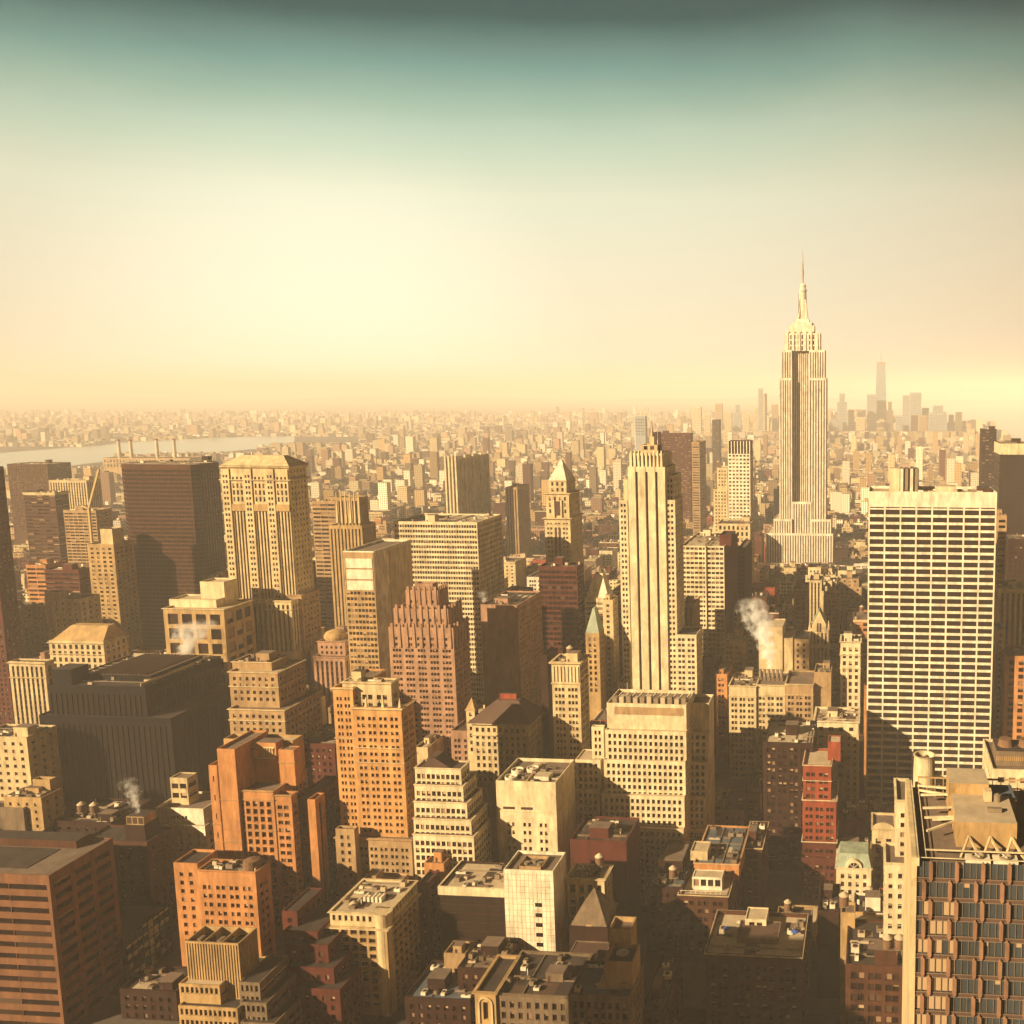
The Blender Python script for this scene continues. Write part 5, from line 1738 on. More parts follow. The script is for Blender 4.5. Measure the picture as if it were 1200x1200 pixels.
# extra tanks seen on particular roofs in the picture
for (x, y, Y, s_) in ((989, 1056, 336, 'the slim pale stair block at the lower right'), (1040, 1106, 324, 'the bottom edge block beside the finned glass tower'),
                      (1054, 1106, 322, 'the bottom edge corner against the finned glass tower')):
    u, z = at(x, y, Y)
    TANK_SPOTS.append((u, Y, z - 4, s_))
tank0 = None
seen = {}
for k, (x, y, z, host) in enumerate(TANK_SPOTS):
    if tank0 is None:
        tank0 = t = make_tank()
        t.location = (x, y, z)
    else:
        t = dup(tank0, (x, y, z))
    n = seen.get(host, 0)
    seen[host] = n + 1
    short = ' '.join(host.split()[:10])
    tag(t, ('left hand ' if (n == 0 and sum(1 for q in TANK_SPOTS if q[3] == host) > 1) else 'right hand ' if n else '') + 'wooden roof tank on ' + short, 'water tank', 'wooden water tanks on the roofs')

# terrace umbrellas
mat('blue', (.04, .08, .30), rough=.7, var=0)
for k, (x, y, lab) in enumerate(((843, 1093, 'blue umbrella at the left end of the white walled roof terrace'), (927, 1104, 'blue umbrella at the right end of the white walled roof terrace'))):
    u, z = TERR['u0'] + (6 if k == 0 else TERR['u1'] - TERR['u0'] - 4), TERR['zr']
    o = empty('patio_umbrella', (u, TERR['y0'] + 16, z))
    m = MB()
    m.lathe(0, 0, [(.06, 0), (.06, 2.5)], 8, 'metal')
    m.build('pole', o)
    m = MB()
    m.lathe(0, 0, [(1.6, 2.2), (1.1, 2.5), (.1, 2.9)], 10, 'blue')
    m.build('canopy', o)
    tag(o, lab, 'umbrella', 'blue terrace umbrellas')

# ------------------------------------------------------------------ construction crane, far left
o = empty('tower_crane', (at(104, 592, 880)[0], 880, 0))
tag(o, 'yellow tower crane with a raised jib in the haze at the left', 'crane')
mat('yellow', (.40, .27, .10), rough=.6, var=0)
bx, bz = at(104, 596, 880)
jx, jz = at(116, 550, 880)
m = MB()
m.box(bx - 1, bx + 1, 879, 881, 0, bz, 'yellow')
m.build('mast', o, o.location)
m = MB()
m.bar((bx, 880, bz), (jx, 880, jz), .9, 'yellow')
m.bar((bx, 880, bz), (bx - 7, 880, bz + 3), .9, 'yellow')
m.build('jib', o, o.location)

# ------------------------------------------------------------------ chimney stacks by the river
for k, (x, yt, lab) in enumerate(((138.5, 515, 'leftmost'), (152.5, 515, 'second'), (183, 514, 'third'), (203.5, 514, 'rightmost'))):
    u, z = at(x, yt, 2400)
    o = empty('smoke_stack', (u, 2400, 0))
    tag(o, f'{lab} of the four pale chimney stacks above the dark glass tower', 'chimney', 'power station chimneys by the river')
    m = MB()
    m.lathe(u, 2400, [(5.2, 0), (4.2, z * .7), (3.6, z)], 14, 'ivory')
    m.build('shaft', o, o.location)
    m = MB()
    m.lathe(u, 2400, [(3.9, z - 4), (4.0, z - .2), (3.0, z + .3)], 14, 'brick')
    m.build('rim', o, o.location)
b = Bld('power_station', 'long low pale power station under the four chimney stacks', 2380, 545, indiv=False)
T = b.t(120, 222, 537, d=60, col='sand', w=W(p=9, f=12, w=.5, h=.6, top=5))
b.done()

# ------------------------------------------------------------------ distant downtown, each tower its own thing
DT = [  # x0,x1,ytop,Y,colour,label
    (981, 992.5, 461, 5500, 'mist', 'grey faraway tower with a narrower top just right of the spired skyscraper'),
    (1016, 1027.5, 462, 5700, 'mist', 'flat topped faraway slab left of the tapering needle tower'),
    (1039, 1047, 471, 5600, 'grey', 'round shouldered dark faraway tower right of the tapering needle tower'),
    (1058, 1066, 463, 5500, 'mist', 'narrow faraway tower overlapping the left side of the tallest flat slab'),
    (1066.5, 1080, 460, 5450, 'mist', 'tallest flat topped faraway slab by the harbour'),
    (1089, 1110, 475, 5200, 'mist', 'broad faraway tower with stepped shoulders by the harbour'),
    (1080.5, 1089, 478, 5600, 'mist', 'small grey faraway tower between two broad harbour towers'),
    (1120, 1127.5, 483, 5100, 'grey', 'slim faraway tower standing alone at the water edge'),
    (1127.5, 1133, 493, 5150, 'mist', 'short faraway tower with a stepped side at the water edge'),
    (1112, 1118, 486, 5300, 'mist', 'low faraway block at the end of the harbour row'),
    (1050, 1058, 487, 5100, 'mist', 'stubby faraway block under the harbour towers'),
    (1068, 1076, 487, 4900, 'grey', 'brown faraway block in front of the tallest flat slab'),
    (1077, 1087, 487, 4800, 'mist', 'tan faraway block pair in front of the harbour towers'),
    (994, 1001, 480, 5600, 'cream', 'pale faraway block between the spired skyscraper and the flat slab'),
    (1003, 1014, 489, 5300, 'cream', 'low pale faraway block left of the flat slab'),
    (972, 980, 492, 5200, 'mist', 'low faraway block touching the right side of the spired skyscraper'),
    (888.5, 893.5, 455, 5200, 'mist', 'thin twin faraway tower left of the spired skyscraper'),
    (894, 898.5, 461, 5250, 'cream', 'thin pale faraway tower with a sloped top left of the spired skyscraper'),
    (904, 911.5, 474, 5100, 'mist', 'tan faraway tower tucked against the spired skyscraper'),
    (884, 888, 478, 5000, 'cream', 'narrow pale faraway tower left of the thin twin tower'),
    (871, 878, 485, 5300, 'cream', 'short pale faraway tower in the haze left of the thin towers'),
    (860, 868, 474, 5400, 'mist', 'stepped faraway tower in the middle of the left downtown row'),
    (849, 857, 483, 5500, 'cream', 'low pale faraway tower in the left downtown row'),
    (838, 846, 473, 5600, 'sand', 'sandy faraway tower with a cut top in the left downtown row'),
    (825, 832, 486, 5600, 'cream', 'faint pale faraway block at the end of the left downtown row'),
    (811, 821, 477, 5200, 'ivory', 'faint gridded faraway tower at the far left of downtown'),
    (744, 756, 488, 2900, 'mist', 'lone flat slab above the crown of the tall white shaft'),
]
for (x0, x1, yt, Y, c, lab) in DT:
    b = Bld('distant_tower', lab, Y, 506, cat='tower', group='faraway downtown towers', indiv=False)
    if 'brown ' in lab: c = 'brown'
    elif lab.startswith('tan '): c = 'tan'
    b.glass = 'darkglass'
    d = (at(x1, yt, Y)[0] - at(x0, yt, Y)[0]) * .8
    WD = W(p=7, f=9, w=.6, h=.45, m=1.5, top=8, r=.3, blinds=0)
    if 'stepped' in lab or 'shoulder' in lab or 'narrower' in lab:
        w_ = (x1 - x0) * .22
        T = b.t(x0, x1, yt + 10, d=d, col=c, w=WD)
        b.t(x0 + w_, x1 - w_, yt, d=d * .6, Y=Y + d * .2, z0=T['zr'] - 1, col=c, w=WD)
    else:
        b.t(x0, x1, yt, d=d, col=c, w=WD)
    b.done()
# the tapering needle tower
o = empty('needle_tower', (at(1032, 480, 5800)[0], 5830, 0))
tag(o, 'tallest faraway tower tapering to a thin needle mast', 'skyscraper')
ua, za = at(1025, 470, 5800); ub = at(1039.5, 470, 5800)[0]
uc, zt = at(1027.6, 425, 5800); ud = at(1037.6, 425, 5800)[0]
m = MB()
m.box(ua, ub, 5800, 5800 + ub - ua, 0, 60, 'grey')
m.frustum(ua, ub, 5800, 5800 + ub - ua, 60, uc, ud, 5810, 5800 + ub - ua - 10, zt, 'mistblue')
m.build('wall', o, o.location)
m = MB()
m.box(uc - 1, ud + 1, 5809, 5800 + ub - ua - 9, zt - 10, zt + 4, 'metal')
m.build('parapet', o, o.location)
m = MB()
m.lathe((uc + ud) / 2, 5830, [(3, zt), (2.4, zt + 30), (1, at(1033, 411, 5830)[1])], 8, 'metal')
m.build('mast', o, o.location)

# ------------------------------------------------------------------ ground, water, hills
gm = mat('asphalt', (.045, .035, .03), rough=.95, var=.35, scale=.02)
mat('land', (.20, .145, .085), rough=1, var=.3, scale=.002)
wm = mat('water', (.34, .38, .33), rough=.25, spec=.5, var=.12, scale=.004)
m = MB()
m.poly([(-34000, -2500, 0), (34000, -2500, 0), (34000, 34000, 0), (-34000, 34000, 0)], m.slot('asphalt'))
g = m.build('ground')
tag(g, kind='structure')
m = MB()
m.poly([(-34000, 6500, .4), (34000, 6500, .4), (34000, 33900, .4), (-34000, 33900, .4)], m.slot('land'))
tag(m.build('far_land'), kind='structure')
def G(x, y): return on_z(x, y, 0)
RIVER = [G(*p) for p in ((-140, 568), (0, 557), (60, 549), (120, 541.5), (250, 531), (345, 522), (345, 511), (260, 512.5), (160, 518), (80, 525), (0, 531), (-140, 540))]
HARB = [G(*p) for p in ((1040, 499), (1085, 503), (1135, 508.5), (1200, 521), (1320, 535), (1320, 472.5), (1200, 472), (1100, 471.5), (1000, 471.5), (960, 474))]
for nm, P_ in (('river', RIVER), ('harbour', HARB)):
    m = MB()
    m.poly([(x, y, .9) for x, y in P_], m.slot('water'))
    tag(m.build(nm), kind='structure')
def inside(px_, py_, P_):
    c = False
    j = len(P_) - 1
    for i in range(len(P_)):
        (xi, yi), (xj, yj) = P_[i], P_[j]
        if (yi > py_) != (yj > py_) and px_ < (xj - xi) * (py_ - yi) / (yj - yi) + xi:
            c = not c
        j = i
    return c
m = MB()
R = random.Random(5)
pts = []
n = 90
for k in range(n + 1):
    x = -30000 + 45000 * k / n
    h = 70 + 55 * math.sin(k * .37) + 35 * math.sin(k * .9 + 1) + R.uniform(-8, 8)
    pts.append((x, max(20, h)))
q = m.slot('land')
for k in range(n):
    (xa, ha), (xb, hb) = pts[k], pts[k + 1]
    m.poly([(xa, 19000, 0), (xb, 19000, 0), (xb, 21500, hb), (xa, 21500, ha)], q)
    m.poly([(xa, 21500, ha), (xb, 21500, hb), (xb, 24500, 0), (xa, 24500, 0)], q)
tag(m.build('hills'), kind='structure')
# small island with a statue in the harbour
ix, iy = G(1075, 486)
o = empty('island', (ix, iy, 0))
m = MB()
m.lathe(ix, iy, [(150, .5), (140, 4), (60, 5)], 20, 'land')
io = m.build('island', None, (ix, iy, 0))
bpy.data.objects.remove(o)
tag(io, 'low wooded island in the harbour at the right', 'island', kind='structure')
sx, sy = ix - 40, iy
o = empty('statue', (sx, sy, 4))
tag(o, 'small far statue on a tall pedestal in the harbour', 'statue')
m = MB()
m.frustum(sx - 22, sx + 22, sy - 22, sy + 22, 4, sx - 20, sx + 20, sy - 20, sy + 20, 14, 'grey')
m.frustum(sx - 10, sx + 10, sy - 10, sy + 10, 14, sx - 6.5, sx + 6.5, sy - 6.5, sy + 6.5, 47, 'grey')
m.build('pedestal', o, o.location)
m = MB()
m.lathe(sx, sy, [(5.5, 47), (5, 60), (4, 72), (4.6, 78), (2.2, 82), (2.6, 86), (2.2, 89), (.6, 91)], 10, 'copper')
m.bar((sx + 3, sy, 77), (sx + 6, sy, 90), 1.2, 'copper')
m.lathe(sx + 6, sy, [(1.6, 90), (1.8, 92), (.2, 95)], 8, 'copper')
m.build('figure', o, o.location)

# suspension bridge over the river
o = empty('suspension_bridge', (at(610, 500, 5600)[0], 5600, 0))
tag(o, 'faint suspension bridge with two steel towers far off in the haze', 'bridge')
Yb = 5600
tu = [at(592, 500, Yb)[0], at(641, 500, Yb)[0]]
zt = 100
for u in tu:
    m = MB()
    for s_ in (-1, 1):
        m.box(u - 3.5, u + 3.5, Yb + s_ * 14 - 3, Yb + s_ * 14 + 3, 0, zt, 'metal')
    for z in (45, 75, 96):
        m.box(u - 3, u + 3, Yb - 11, Yb + 11, z, z + 5, 'metal', bottom=True)
    m.build('bridge_tower', o, o.location)
m = MB()
m.box(at(540, 500, Yb)[0], at(700, 500, Yb)[0], Yb - 14, Yb + 14, 38, 44, 'metal', bottom=True)
m.build('deck', o, o.location)
for s_ in (-13, 13):
    m = MB()
    prev = None
    for k in range(33):
        t = k / 32
        u = tu[0] + (tu[1] - tu[0]) * (t * 2 - .5)
        if t < .25: z = 44 + (zt - 44) * (t / .25) ** 1.3
        elif t > .75: z = 44 + (zt - 44) * ((1 - t) / .25) ** 1.3
        else: z = 50 + (zt - 50) * ((t - .5) / .25) ** 2
        p = (u, Yb + s_, z)
        if prev: m.bar(prev, p, 1.0, 'metal')
        if 0 < k < 32: m.bar(p, (u, Yb + s_, 43), .35, 'metal')
        prev = p
    m.build('cable', o, o.location)

# ------------------------------------------------------------------ infill lots
PRO = [p for p in PROTECT] + [(-60, 125, 527, 548, 4000), (125, 300, 514, 531, 4500), (300, 420, 508, 519, 5000)]
def clear(u0, u1, y0, y1, pad=1.5):
    return all(u1 + pad < h[0] or u0 - pad > h[1] or y1 + pad < h[2] or y0 - pad > h[3] for h in HEROES)
def limit(u0, u1, y0, y1, z):
    """lower z until the lot hides no part of what the picture shows behind it"""
    for _ in range(60):
        xa = min(proj(u0, y0, z)[0], proj(u0, y1, z)[0])
        xb = max(proj(u1, y0, z)[0], proj(u1, y1, z)[0])
        yt = min(proj(u0, y1, z)[1], proj(u1, y1, z)[1], proj(u0, y0, z)[1])
        bad = False
        for (a, c, t, bt, Y) in PRO:
            if Y > y0 and xb > a + .5 and xa < c - .5 and yt < bt - 1:
                bad = True
                break
        if not bad:
            return z
        z -= 4
        if z < 8:
            return 0
    return 0
STREETS = [20 + 80 * k for k in range(0, 120)]
AVES = [-2600, -2360, -2120, -1880, -1640, -1420, -1210, -998, -785, -628, -480, -333, -185, 125, 400, 680, 960]
LOTS = []
for sy_ in STREETS:
    if sy_ < 250 or sy_ > 1500:
        continue
    for i in range(len(AVES) - 1):
        ua_, ub_ = AVES[i] + 14, AVES[i + 1] - 14
        if ub_ < -1.05 * sy_ - 60 or ua_ > .22 * sy_ + 30:
            continue
        for row in (0, 1):
            u = ua_
            while u < ub_ - 8:
                w_ = min(rng.choice((9, 12, 15, 18, 18, 22, 28, 34)), ub_ - u)
                if w_ < 8: break
                y0 = sy_ + 18 + row * 31
                y1 = y0 + 30.0 - (rng.uniform(0, 5) if row else 0)
                uu0, uu1 = u, u + w_ - .05
                u += w_
                lim = (rng.uniform(30, 85) if sy_ < 750 else rng.uniform(26, 70) if sy_ < 980 else rng.uniform(20, 48)) * (1.25 if rng.random() < .15 else 1)
                # shrink off neighbours that the named buildings already fill
                if not clear(uu0, uu1, y0, y1, .3):
                    y1b = y0 + 16
                    if clear(uu0, uu1, y0, y1b, .3): y1 = y1b
                    elif clear(uu0, uu1, y0 + 14, y1, .3): y0 += 14
                    elif clear(uu0, uu0 + w_ * .5, y0, y1, .3): uu1 = uu0 + w_ * .5
                    elif clear(uu0 + w_ * .5, uu1, y0, y1, .3): uu0 = uu0 + w_ * .5
                    else: continue
                z = limit(uu0, uu1, y0, y1, lim)
                if z > 0:
                    LOTS.append([uu0, uu1, y0, y1, z])
# coarse occlusion sketch: which lots the place shows, and how much of them
S_ = 2
buf = np.zeros((600, 600), bool)
ys, xs = np.mgrid[0:600, 0:600]
def cover(poly):
    P_ = np.array([proj(*p) for p in poly]) / S_
    x0, y0 = np.floor(P_.min(0)).astype(int); x1, y1 = np.ceil(P_.max(0)).astype(int)
    x0, y0, x1, y1 = max(x0, 0), max(y0, 0), min(x1, 599), min(y1, 599)
    if x0 > x1 or y0 > y1: return 0
    X_, Y_ = xs[y0:y1+1, x0:x1+1], ys[y0:y1+1, x0:x1+1]
    s = np.ones(X_.shape, bool); s2 = s.copy()
    for i in range(len(P_)):
        a, c = P_[i], P_[(i + 1) % len(P_)]
        cr = (c[0] - a[0]) * (Y_ + .5 - a[1]) - (c[1] - a[1]) * (X_ + .5 - a[0])
        s &= cr >= 0; s2 &= cr <= 0
    s |= s2
    sub = buf[y0:y1+1, x0:x1+1]
    n = int((s & ~sub).sum())
    sub |= s
    return n
def cover_box(u0, u1, y0, y1, z):
    n = cover([(u0, y0, 0), (u1, y0, 0), (u1, y0, z), (u0, y0, z)])
    if u1 < 0: n += cover([(u1, y0, 0), (u1, y1, 0), (u1, y1, z), (u1, y0, z)])
    if u0 > 0: n += cover([(u0, y0, 0), (u0, y1, 0), (u0, y1, z), (u0, y0, z)])
    if z < CAMZ: n += cover([(u0, y0, z), (u1, y0, z), (u1, y1, z), (u0, y1, z)])
    return n
order = [(h[2], 0, h) for h in HEROES] + [(l[2], 1, l) for l in LOTS]
order.sort(key=lambda q: q[0])
for _, kind, q in order:
    if kind == 0:
        cover_box(q[0], q[1], q[2], q[3], q[5])
    else:
        q.append(cover_box(q[0], q[1], q[2], q[3], q[4]))
vis = sorted([l for l in LOTS if l[5] >= 6], key=lambda l: -l[5])
N_IND = 240
IND = vis[:N_IND]
REST = vis[N_IND:] + [l for l in LOTS if l[5] < 6]

FCOL = ['cream', 'tan', 'tan', 'sand', 'orange', 'brick', 'redbrown', 'brown', 'brown', 'umber', 'grey', 'ivory', 'pink', 'cream', 'limestone']
ADJ = {'cream': 'cream', 'tan': 'tan', 'sand': 'sandy', 'orange': 'orange brick', 'brick': 'red brick', 'redbrown': 'dark red', 'brown': 'brown', 'umber': 'dark brown', 'grey': 'grey', 'ivory': 'white', 'pink': 'pinkish', 'limestone': 'pale stone'}
REFS = [
    ('the spired skyscraper', 940, 560), ('the white grid slab', 1093, 700), ('the tall white shaft', 760, 660), ('the cream tower', 437, 880),
    ('the black slab', 160, 850), ('the stepped orange tower', 310, 960), ('the wedding-cake block', 755, 900), ('the finned glass tower', 1120, 1080),
    ('the red brick tower', 960, 950), ('the hipped roof tower', 305, 640), ('the dark glass tower', 180, 640), ('the banded slab', 520, 660),
    ('the pink stepped tower', 500, 780), ('the white block with roof fans', 620, 950), ('the white tiled tower', 622, 1070), ('the pyramid roofed tower', 660, 600),
    ('the dark red slab', 655, 730), ('the balcony office block', 825, 690), ('the loft block under the steam', 900, 850), ('the gothic gabled tower', 959, 760),
    ('the corniced tan block', 430, 1110), ('the brown strip-window tower', 60, 1110), ('the ribbed tower', 545, 570), ('the white grid tower', 866, 570),
    ('the terraced white block', 525, 960), ('the white slab with bright panels', 440, 710), ('the cornice tower', 665, 830), ('the white penthouse block', 830, 1060),
    ('the arcaded block', 90, 755), ('the roof terrace block', 885, 1130), ('the dark glass top-band tower', 1190, 580), ('the broad brown slab', 790, 540),
]
used = {}
WST = [W(p=3.4, f=3.7, w=.45, h=.52, r=.35), W(p=2.9, f=3.8, w=.5, h=.55, g=2, r=.35), W(p=5, f=4, w=.62, h=.55, r=.35), W(p=4.4, f=3.7, w=.36, h=.45, r=.35), W(p=2.7, f=3.6, w=.5, h=.55, g=3, r=.35), W(p=3.2, f=3.7, w=.5, h=.62, style='pier', r=.35)]
def roofstuff(m, R, u0, u1, y0, y1, z, c):
    W_, D_ = u1 - u0, y1 - y0
    feats = []
    if W_ > 7 and D_ > 9:
        if R.random() < .75:
            a, d = u0 + R.uniform(.5, W_ * .5), y0 + R.uniform(2, D_ * .5)
            w_, d_, h_ = min(W_ * .42, R.uniform(3.5, 7)), min(D_ * .4, R.uniform(4, 8)), R.uniform(2.8, 5)
            m.box(a, a + w_, d, d + d_, z - 1, z + h_, c, top='gravel')
            feats.append('a roof stair box')
        for _ in range(R.randrange(3, 9)):
            a, d, s = u0 + R.uniform(.6, W_ - 2.6), y0 + R.uniform(1, D_ - 3), R.uniform(.9, 2)
            m.box(a, a + s, d, d + s * R.uniform(.7, 1.4), z - .9, z + R.uniform(.3, 1.3), R.choice(['metal', 'white', 'grey', 'pale_roof', 'tar']))
    return feats
def parapet_roof(m, u0, u1, y0, y1, z, c, rf):
    wi, ri = m.slot(c), m.slot(rf)
    th, pr = .4, 1.0
    a, b_, d, e = u0 + th, u1 - th, y0 + th, y1 - th
    O = [(u0, y0), (u1, y0), (u1, y1), (u0, y1)]
    I = [(a, d), (b_, d), (b_, e), (a, e)]
    for i in range(4):
        j = (i + 1) % 4
        m.poly([(*O[i], z), (*O[j], z), (*I[j], z), (*I[i], z)], wi)
        m.poly([(*I[i], z - pr), (*I[j], z - pr), (*I[j], z), (*I[i], z)], wi)
    m.poly([(*p, z - pr) for p in I], ri)
TK = []
IND.sort(key=lambda l: l[2])
for l in IND:
    u0, u1, y0, y1, z, vpx = l
    R = random.Random(int(u0 * 13 + y0 * 7))
    c = R.choice(FCOL)
    w = dict(R.choice(WST)); w['top'] = R.uniform(1.5, 4.5)
    rf = R.choice(ROOFS)
    m = MB()
    panes = []
    zv = max(0, z - 42)
    L = {'F': ((u0, y0), u1 - u0), 'R': ((u1, y0), y1 - y0), 'L': ((u0, y1), y1 - y0), 'B': ((u1, y1), u1 - u0)}
    blank = R.random() < .55
    step = (u1 - u0) > 14 and z > 34 and R.random() < .4
    zt = z - (R.choice((4, 7.5, 11)) if step else 0)
    for k in 'FRLB':
        (o_, ln) = L[k]
        facade(m, m.slot(c), o_, FACE[k][0], ln, 0, zt, zv, w if k == 'F' or (k in 'RL' and not blank) else None, panes, k, m.slot('spandrel'))
    parapet_roof(m, u0, u1, y0, y1, zt, c, rf)
    if step:
        v0, v1, b0, b1 = u0 + 2.5, u1 - 2.5, y0 + 3, y1 - 4
        for k, (o_, ln) in {'F': ((v0, b0), v1 - v0), 'R': ((v1, b0), b1 - b0), 'L': ((v0, b1), b1 - b0), 'B': ((v1, b1), v1 - v0)}.items():
            facade(m, m.slot(c), o_, FACE[k][0], ln, zt - 1, z, zv, w if k in 'FR' else None, panes, k, m.slot('spandrel'))
        parapet_roof(m, v0, v1, b0, b1, z, c, rf)
        fe = roofstuff(m, R, v0, v1, b0, b1, z, c)
    else:
        fe = roofstuff(m, R, u0, u1, y0, y1, z, c)
    if R.random() < .5:
        cc = R.choice([c, 'cream', 'ivory'])
        m.box(u0 + .1, u1 - .1, y0 - R.uniform(.3, .8), y0 - .01, zt - 1.5, zt - .5, cc, bottom=True)
    for p in panes:
        pane_into(m, p)
    px_, py_ = proj((u0 + u1) / 2, y0, z)
    st = max(2, int(z / 3.7))
    size = 'low' if st < 8 else 'mid height' if st < 15 else 'tall'
    wide = 'narrow' if u1 - u0 < 13 else 'broad' if u1 - u0 > 24 else ''
    sty = {'pier': 'vertically striped '}.get(w['style'], 'triple-windowed ' if w['g'] == 3 else 'pair-windowed ' if w['g'] == 2 else 'wide-windowed ' if w['p'] == 5 else '')
    best = sorted(REFS, key=lambda q: (q[1] - px_) ** 2 + (q[2] - py_) ** 2)
    lab = None
    for q in best[:6]:
        dx, dy = px_ - q[1], py_ - q[2]
        rel = ('right of' if dx > 0 else 'left of') if abs(dx) > abs(dy) else ('below' if dy > 0 else 'beyond')
        rf_ = {'tar': 'dark roof', 'gravel': 'grey roof', 'pale_roof': 'pale roof'}[rf]
        for extra in ('', ' and a stair box' if fe else '', ' and a set back top' if step else ''):
            t_ = ' '.join(f"{size} {wide} {sty}{ADJ[c]} block with a {rf_}{extra} {rel} {q[0]}".split())
            if len(t_.split()) > 16:
                t_ = ' '.join(f"{size} {sty}{ADJ[c]} block with {rf_}{extra.replace(' a ', ' ')} {rel} {q[0]}".split())
            if len(t_.split()) > 16:
                continue
            if t_ not in used:
                lab = t_
                break
        if lab: break
    if lab is None:
        lab = t_
    used[lab] = 1
    o = m.build('city_block_building', None, ((u0 + u1) / 2, (y0 + y1) / 2, 0))
    tag(o, lab, 'building', 'infill buildings between the towers')
    if vpx > 60 and R.random() < .3 and not step and u1 - u0 > 9:
        TK.append((u0 + (u1 - u0) * R.uniform(.3, .7), y0 + (y1 - y0) * .7, z - 1, lab))
for (x, y, z, lab) in TK[:34]:
    t = dup(tank0, (x, y, z), .9)
    tag(t, ' '.join(('roof tank on ' + lab).split()[:16]), 'water tank', 'wooden water tanks on the roofs')

# ------------------------------------------------------------------ the far low city as one mass
fm = bpy.data.materials.new('far_city')
fm.use_nodes = True
t = fm.node_tree
bs = t.nodes['Principled BSDF']
bs.inputs['Roughness'].default_value = .9
bs.inputs['Specular IOR Level'].default_value = .2
ge = t.nodes.new('ShaderNodeNewGeometry')
at_ = t.nodes.new('ShaderNodeAttribute'); at_.attribute_name = 'tone'
sp = t.nodes.new('ShaderNodeSeparateXYZ'); sn = t.nodes.new('ShaderNodeSeparateXYZ')
t.links.new(ge.outputs['Position'], sp.inputs[0]); t.links.new(ge.outputs['True Normal'], sn.inputs[0])
def M(op, *a):
    n = t.nodes.new('ShaderNodeMath'); n.operation = op
    for i, v in enumerate(a):
        if isinstance(v, (int, float)): n.inputs[i].default_value = v
        else: t.links.new(v, n.inputs[i])
    return n.outputs[0]
h_ = M('ADD', sp.outputs[0], sp.outputs[1])
fx = M('FRACT', M('DIVIDE', h_, 3.6))
fz = M('FRACT', M('DIVIDE', sp.outputs[2], 3.7))
win = M('MULTIPLY', M('MULTIPLY', M('GREATER_THAN', fx, .5), M('GREATER_THAN', fz, .48)), M('LESS_THAN', M('ABSOLUTE', sn.outputs[2]), .5))
mx = t.nodes.new('ShaderNodeMix'); mx.data_type = 'RGBA'
t.links.new(win, mx.inputs[0]); t.links.new(at_.outputs['Color'], mx.inputs[6]); mx.inputs[7].default_value = (.035, .022, .016, 1)
t.links.new(mx.outputs[2], bs.inputs['Base Color'])
V, F, C = [], [], []
def far_box(u0, u1, y0, y1, z0, z1, c, rc):
    i = len(V)
    V.extend([(u0, y0, z0), (u1, y0, z0), (u1, y1, z0), (u0, y1, z0), (u0, y0, z1), (u1, y0, z1), (u1, y1, z1), (u0, y1, z1)])
    F.extend([(i, i+1, i+5, i+4), (i+1, i+2, i+6, i+5), (i+2, i+3, i+7, i+6), (i+3, i, i+4, i+7), (i+4, i+5, i+6, i+7)])
    C.extend([c] * 4 + [rc])
R = random.Random(21)
cols = [PAL[k] for k in ('cream', 'tan', 'sand', 'cream', 'limestone', 'redbrown', 'brown', 'grey', 'ivory', 'pink', 'limestone', 'tan', 'cream', 'white', 'sand')]
roofc = [(.07, .045, .032), (.16, .11, .075), (.16, .11, .075), (.38, .29, .18)]
def rnd_col(): 
    c = R.choice(cols); k = R.uniform(.6, 1.4)
    return tuple(min(.85, v * k) for v in c)
for l in REST:
    far_box(l[0], l[1], l[2], l[3], 0, l[4], rnd_col(), R.choice(roofc))
    if l[1] - l[0] > 10:
        a = l[0] + R.uniform(1, (l[1] - l[0]) * .5)
        far_box(a, a + 4, l[2] + 5, l[2] + 11, l[4] - .2, l[4] + 3.5, rnd_col(), R.choice(roofc))
# unseen towers added left of and behind the view to shade the lower blocks
for q in ((-20, 30, -140, -25, 235), (-235, -192, 118, 176, 150), (-330, -270, 40, 110, 120), (-150, -110, -20, 50, 130)):
    far_box(q[0], q[1], q[2], q[3], 0, q[4], PAL['limestone'], roofc[1])
y = 1520.0
while y < 9500:
    cell = 21 if y < 2600 else 27 if y < 4200 else 38
    lo, hi = -1.02 * y - 60, .20 * y + 60
    u = lo
    while u < hi:
        w_ = cell * R.uniform(.55, 1.0)
        cxm, cym = u + w_ / 2, y + cell * .35
        if abs(((cxm + 185) % 255) - 127) < 112 and not inside(cxm, cym, RIVER) and not inside(cxm, cym, HARB) and clear(u, u + w_, y, y + cell * .7, 1):
            south = max(0, min(1, (y - 1500) / 2500))
            dist_ = math.sin(cxm * .0021 + 1) * math.sin(cym * .0017) + .6 * math.sin(cxm * .0057 + cym * .004)
            z = R.uniform(11, 30) * (1.25 - .35 * south) * (1 + .3 * dist_)
            q = R.random()
            if q < .10: z *= 1.8
            if q < .018: z = R.uniform(55, 105)
            if y > 4600 and -.12 * y < cxm < .13 * y and y < 6600:
                z = R.uniform(25, 90) * (1.5 if q < .15 else 1)
            if cxm < -.35 * y and y > 3300: z = R.uniform(7, 20) * (3.2 if q < .05 else 1)
            z = limit(u, u + w_, y, y + cell * .7, z)
            if z > 6:
                far_box(u, u + w_, y, y + cell * R.uniform(.55, .8), 0, z, rnd_col(), R.choice(roofc))
                if R.random() < .45 and y < 3500:
                    a = u + w_ * R.uniform(.1, .5)
                    far_box(a, a + w_ * .35, y + 4, y + 4 + cell * .3, z - .1, z + R.uniform(2.5, 6), rnd_col(), R.choice(roofc))
        u += cell * R.uniform(.9, 1.15) if R.random() < .93 else cell * 1.6
    y += cell * 1.02
me = bpy.data.meshes.new('distant_city')
me.from_pydata(V, [], F)
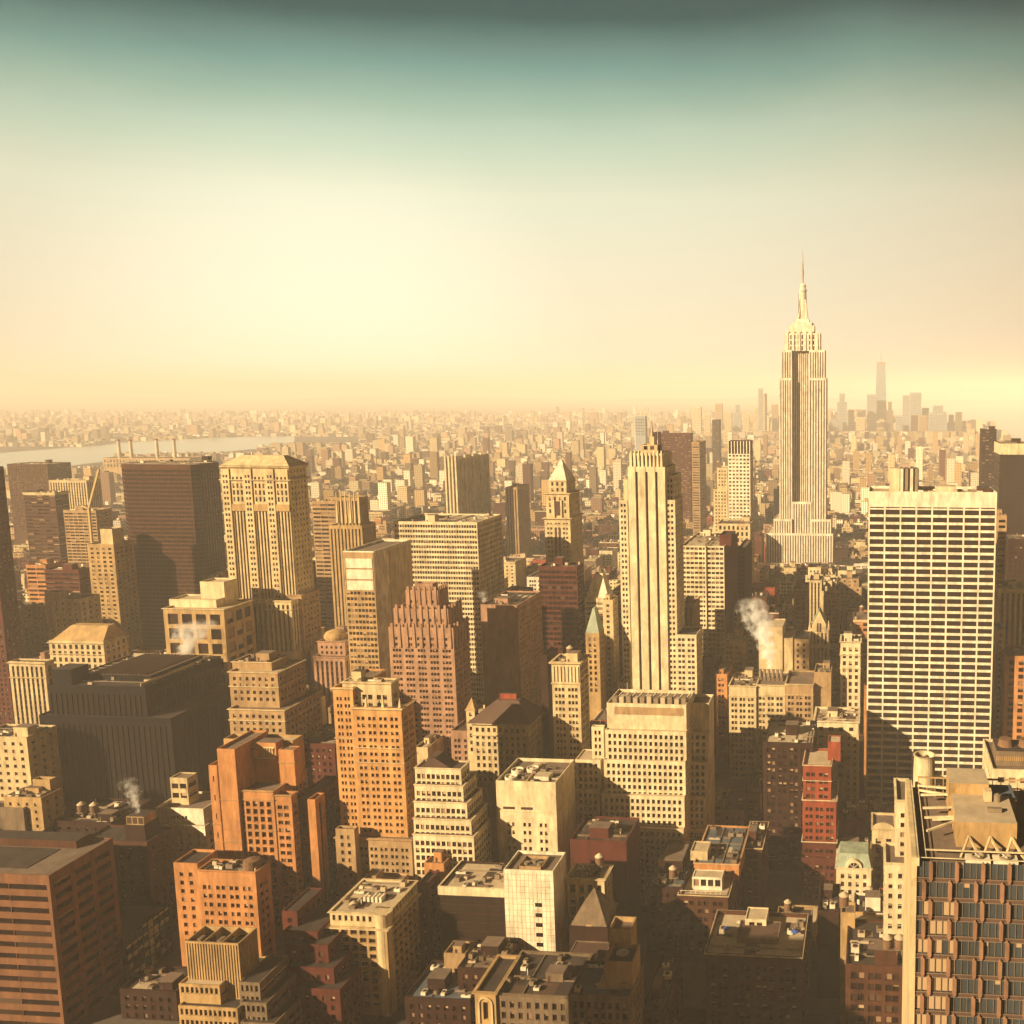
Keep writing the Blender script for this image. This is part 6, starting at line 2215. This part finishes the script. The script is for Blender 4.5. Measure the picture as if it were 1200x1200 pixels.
ca = me.attributes.new('tone', 'FLOAT_COLOR', 'FACE')
ca.data.foreach_set('color', [v for c in C for v in (*c, 1.0)])
me.materials.append(fm)
me.update()
o = bpy.data.objects.new('distant_city', me)
COL.objects.link(o)
tag(o, 'mass of small low roofs and walls filling the plain out to the horizon', 'city', kind='stuff')

# pavements of the nearer blocks
m = MB()
mat('paving', (.10, .075, .055), rough=.95, var=.3, scale=.05)
for sy_ in STREETS:
    if 250 < sy_ < 1500:
        for i in range(len(AVES) - 1):
            m.box(AVES[i] + 11, AVES[i + 1] - 11, sy_ + 14, sy_ + 83.5, 0, .15, 'paving')
tag(m.build('pavement'), kind='structure')

# ------------------------------------------------------------------ steam
def steam(name, label, base, size, lean, dens, seed):
    x, y, z = base
    w_, h_ = size
    m = MB()
    prof = [(w_ * .12, 0), (w_ * .25, h_ * .25), (w_ * .42, h_ * .6), (w_ * .5, h_ * .85), (w_ * .3, h_)]
    n = 20
    mi = m.slot('ivory')
    i0 = 0
    for (r_, zz) in prof:
        for k in range(n):
            a = 2 * math.pi * k / n
            m.v.append((lean * (zz / h_) ** 1.4 + r_ * math.cos(a), r_ * math.sin(a), zz))
    for q in range(len(prof) - 1):
        for k in range(n):
            j = (k + 1) % n
            m.f.append((q*n + k, q*n + j, (q+1)*n + j, (q+1)*n + k)); m.m.append(mi)
    m.f.append(tuple(range(n - 1, -1, -1))); m.m.append(mi)
    m.f.append(tuple((len(prof) - 1) * n + k for k in range(n))); m.m.append(mi)
    o = m.build(name)
    o.location = base
    ma = bpy.data.materials.new('steam')
    ma.use_nodes = True
    t = ma.node_tree
    for nn in list(t.nodes): t.nodes.remove(nn)
    out = t.nodes.new('ShaderNodeOutputMaterial')
    pv = t.nodes.new('ShaderNodeVolumePrincipled')
    pv.inputs['Color'].default_value = (.97, .95, .9, 1)
    pv.inputs['Anisotropy'].default_value = -.35
    tcn = t.nodes.new('ShaderNodeTexCoord')
    no = t.nodes.new('ShaderNodeTexNoise'); no.noise_dimensions = '4D'
    no.inputs['W'].default_value = seed
    no.inputs['Scale'].default_value = 5.0 / w_
    no.inputs['Detail'].default_value = 8
    no.inputs['Roughness'].default_value = .65
    t.links.new(tcn.outputs['Object'], no.inputs['Vector'])
    # thin out towards the plume's edge and top
    s = t.nodes.new('ShaderNodeSeparateXYZ'); t.links.new(tcn.outputs['Object'], s.inputs[0])
    def MM(op, *a):
        n_ = t.nodes.new('ShaderNodeMath'); n_.operation = op
        for i, v in enumerate(a):
            if isinstance(v, (int, float)): n_.inputs[i].default_value = v
            else: t.links.new(v, n_.inputs[i])
        return n_.outputs[0]
    hz = MM('DIVIDE', s.outputs[2], h_)
    hz = MM('MAXIMUM', hz, 0.0)
    ax = MM('SUBTRACT', s.outputs[0], MM('MULTIPLY', MM('POWER', hz, 1.4), lean))
    rr = MM('SQRT', MM('ADD', MM('MULTIPLY', ax, ax), MM('MULTIPLY', s.outputs[1], s.outputs[1])))
    rad_ = MM('MULTIPLY_ADD', hz, w_ * .42, w_ * .12)
    edge = MM('SUBTRACT', 1.0, MM('DIVIDE', rr, rad_))
    f = MM('MULTIPLY_ADD', MM('SUBTRACT', no.outputs[0], .54), 6.0, edge)
    f = MM('MULTIPLY', MM('MAXIMUM', f, 0.0), MM('MAXIMUM', MM('SUBTRACT', 1.05, hz), 0.0))
    t.links.new(MM('MULTIPLY', f, dens), pv.inputs['Density'])
    t.links.new(pv.outputs[0], out.inputs['Volume'])
    o.data.materials.clear()
    o.data.materials.append(ma)
    tag(o, label, 'steam', kind='stuff')
steam('steam', 'white steam curling off the cooling unit on the plain brown block', STEAM1, (10, 17), -4, .6, 1.0)
steam('steam', 'bright white steam drifting above the roof of the black slab', STEAM2, (30, 22), 9, .4, 2.0)
steam('steam', 'wisp of steam at the blank grey brown block', STEAM3, (10, 9), -3, .4, 3.0)
steam('steam', 'large white steam plume rising in front of the blank cream block', STEAM4, (26, 46), -14, .5, 4.0)

# ------------------------------------------------------------------ haze
hm = bpy.data.materials.new('haze')
hm.use_nodes = True
t = hm.node_tree
for nn in list(t.nodes): t.nodes.remove(nn)
out = t.nodes.new('ShaderNodeOutputMaterial')
pv = t.nodes.new('ShaderNodeVolumePrincipled')
pv.inputs['Color'].default_value = HAZE_COLOR
pv.inputs['Density'].default_value = HAZE_DENSITY
pv.inputs['Anisotropy'].default_value = HAZE_G
t.links.new(pv.outputs[0], out.inputs['Volume'])
m = MB()
m.box(-36000, 36000, -3000, 36000, -1, 456, 'ivory', bottom=True)
o = m.build('haze')
o.data.materials.clear()
o.data.materials.append(hm)
tag(o, kind='stuff')
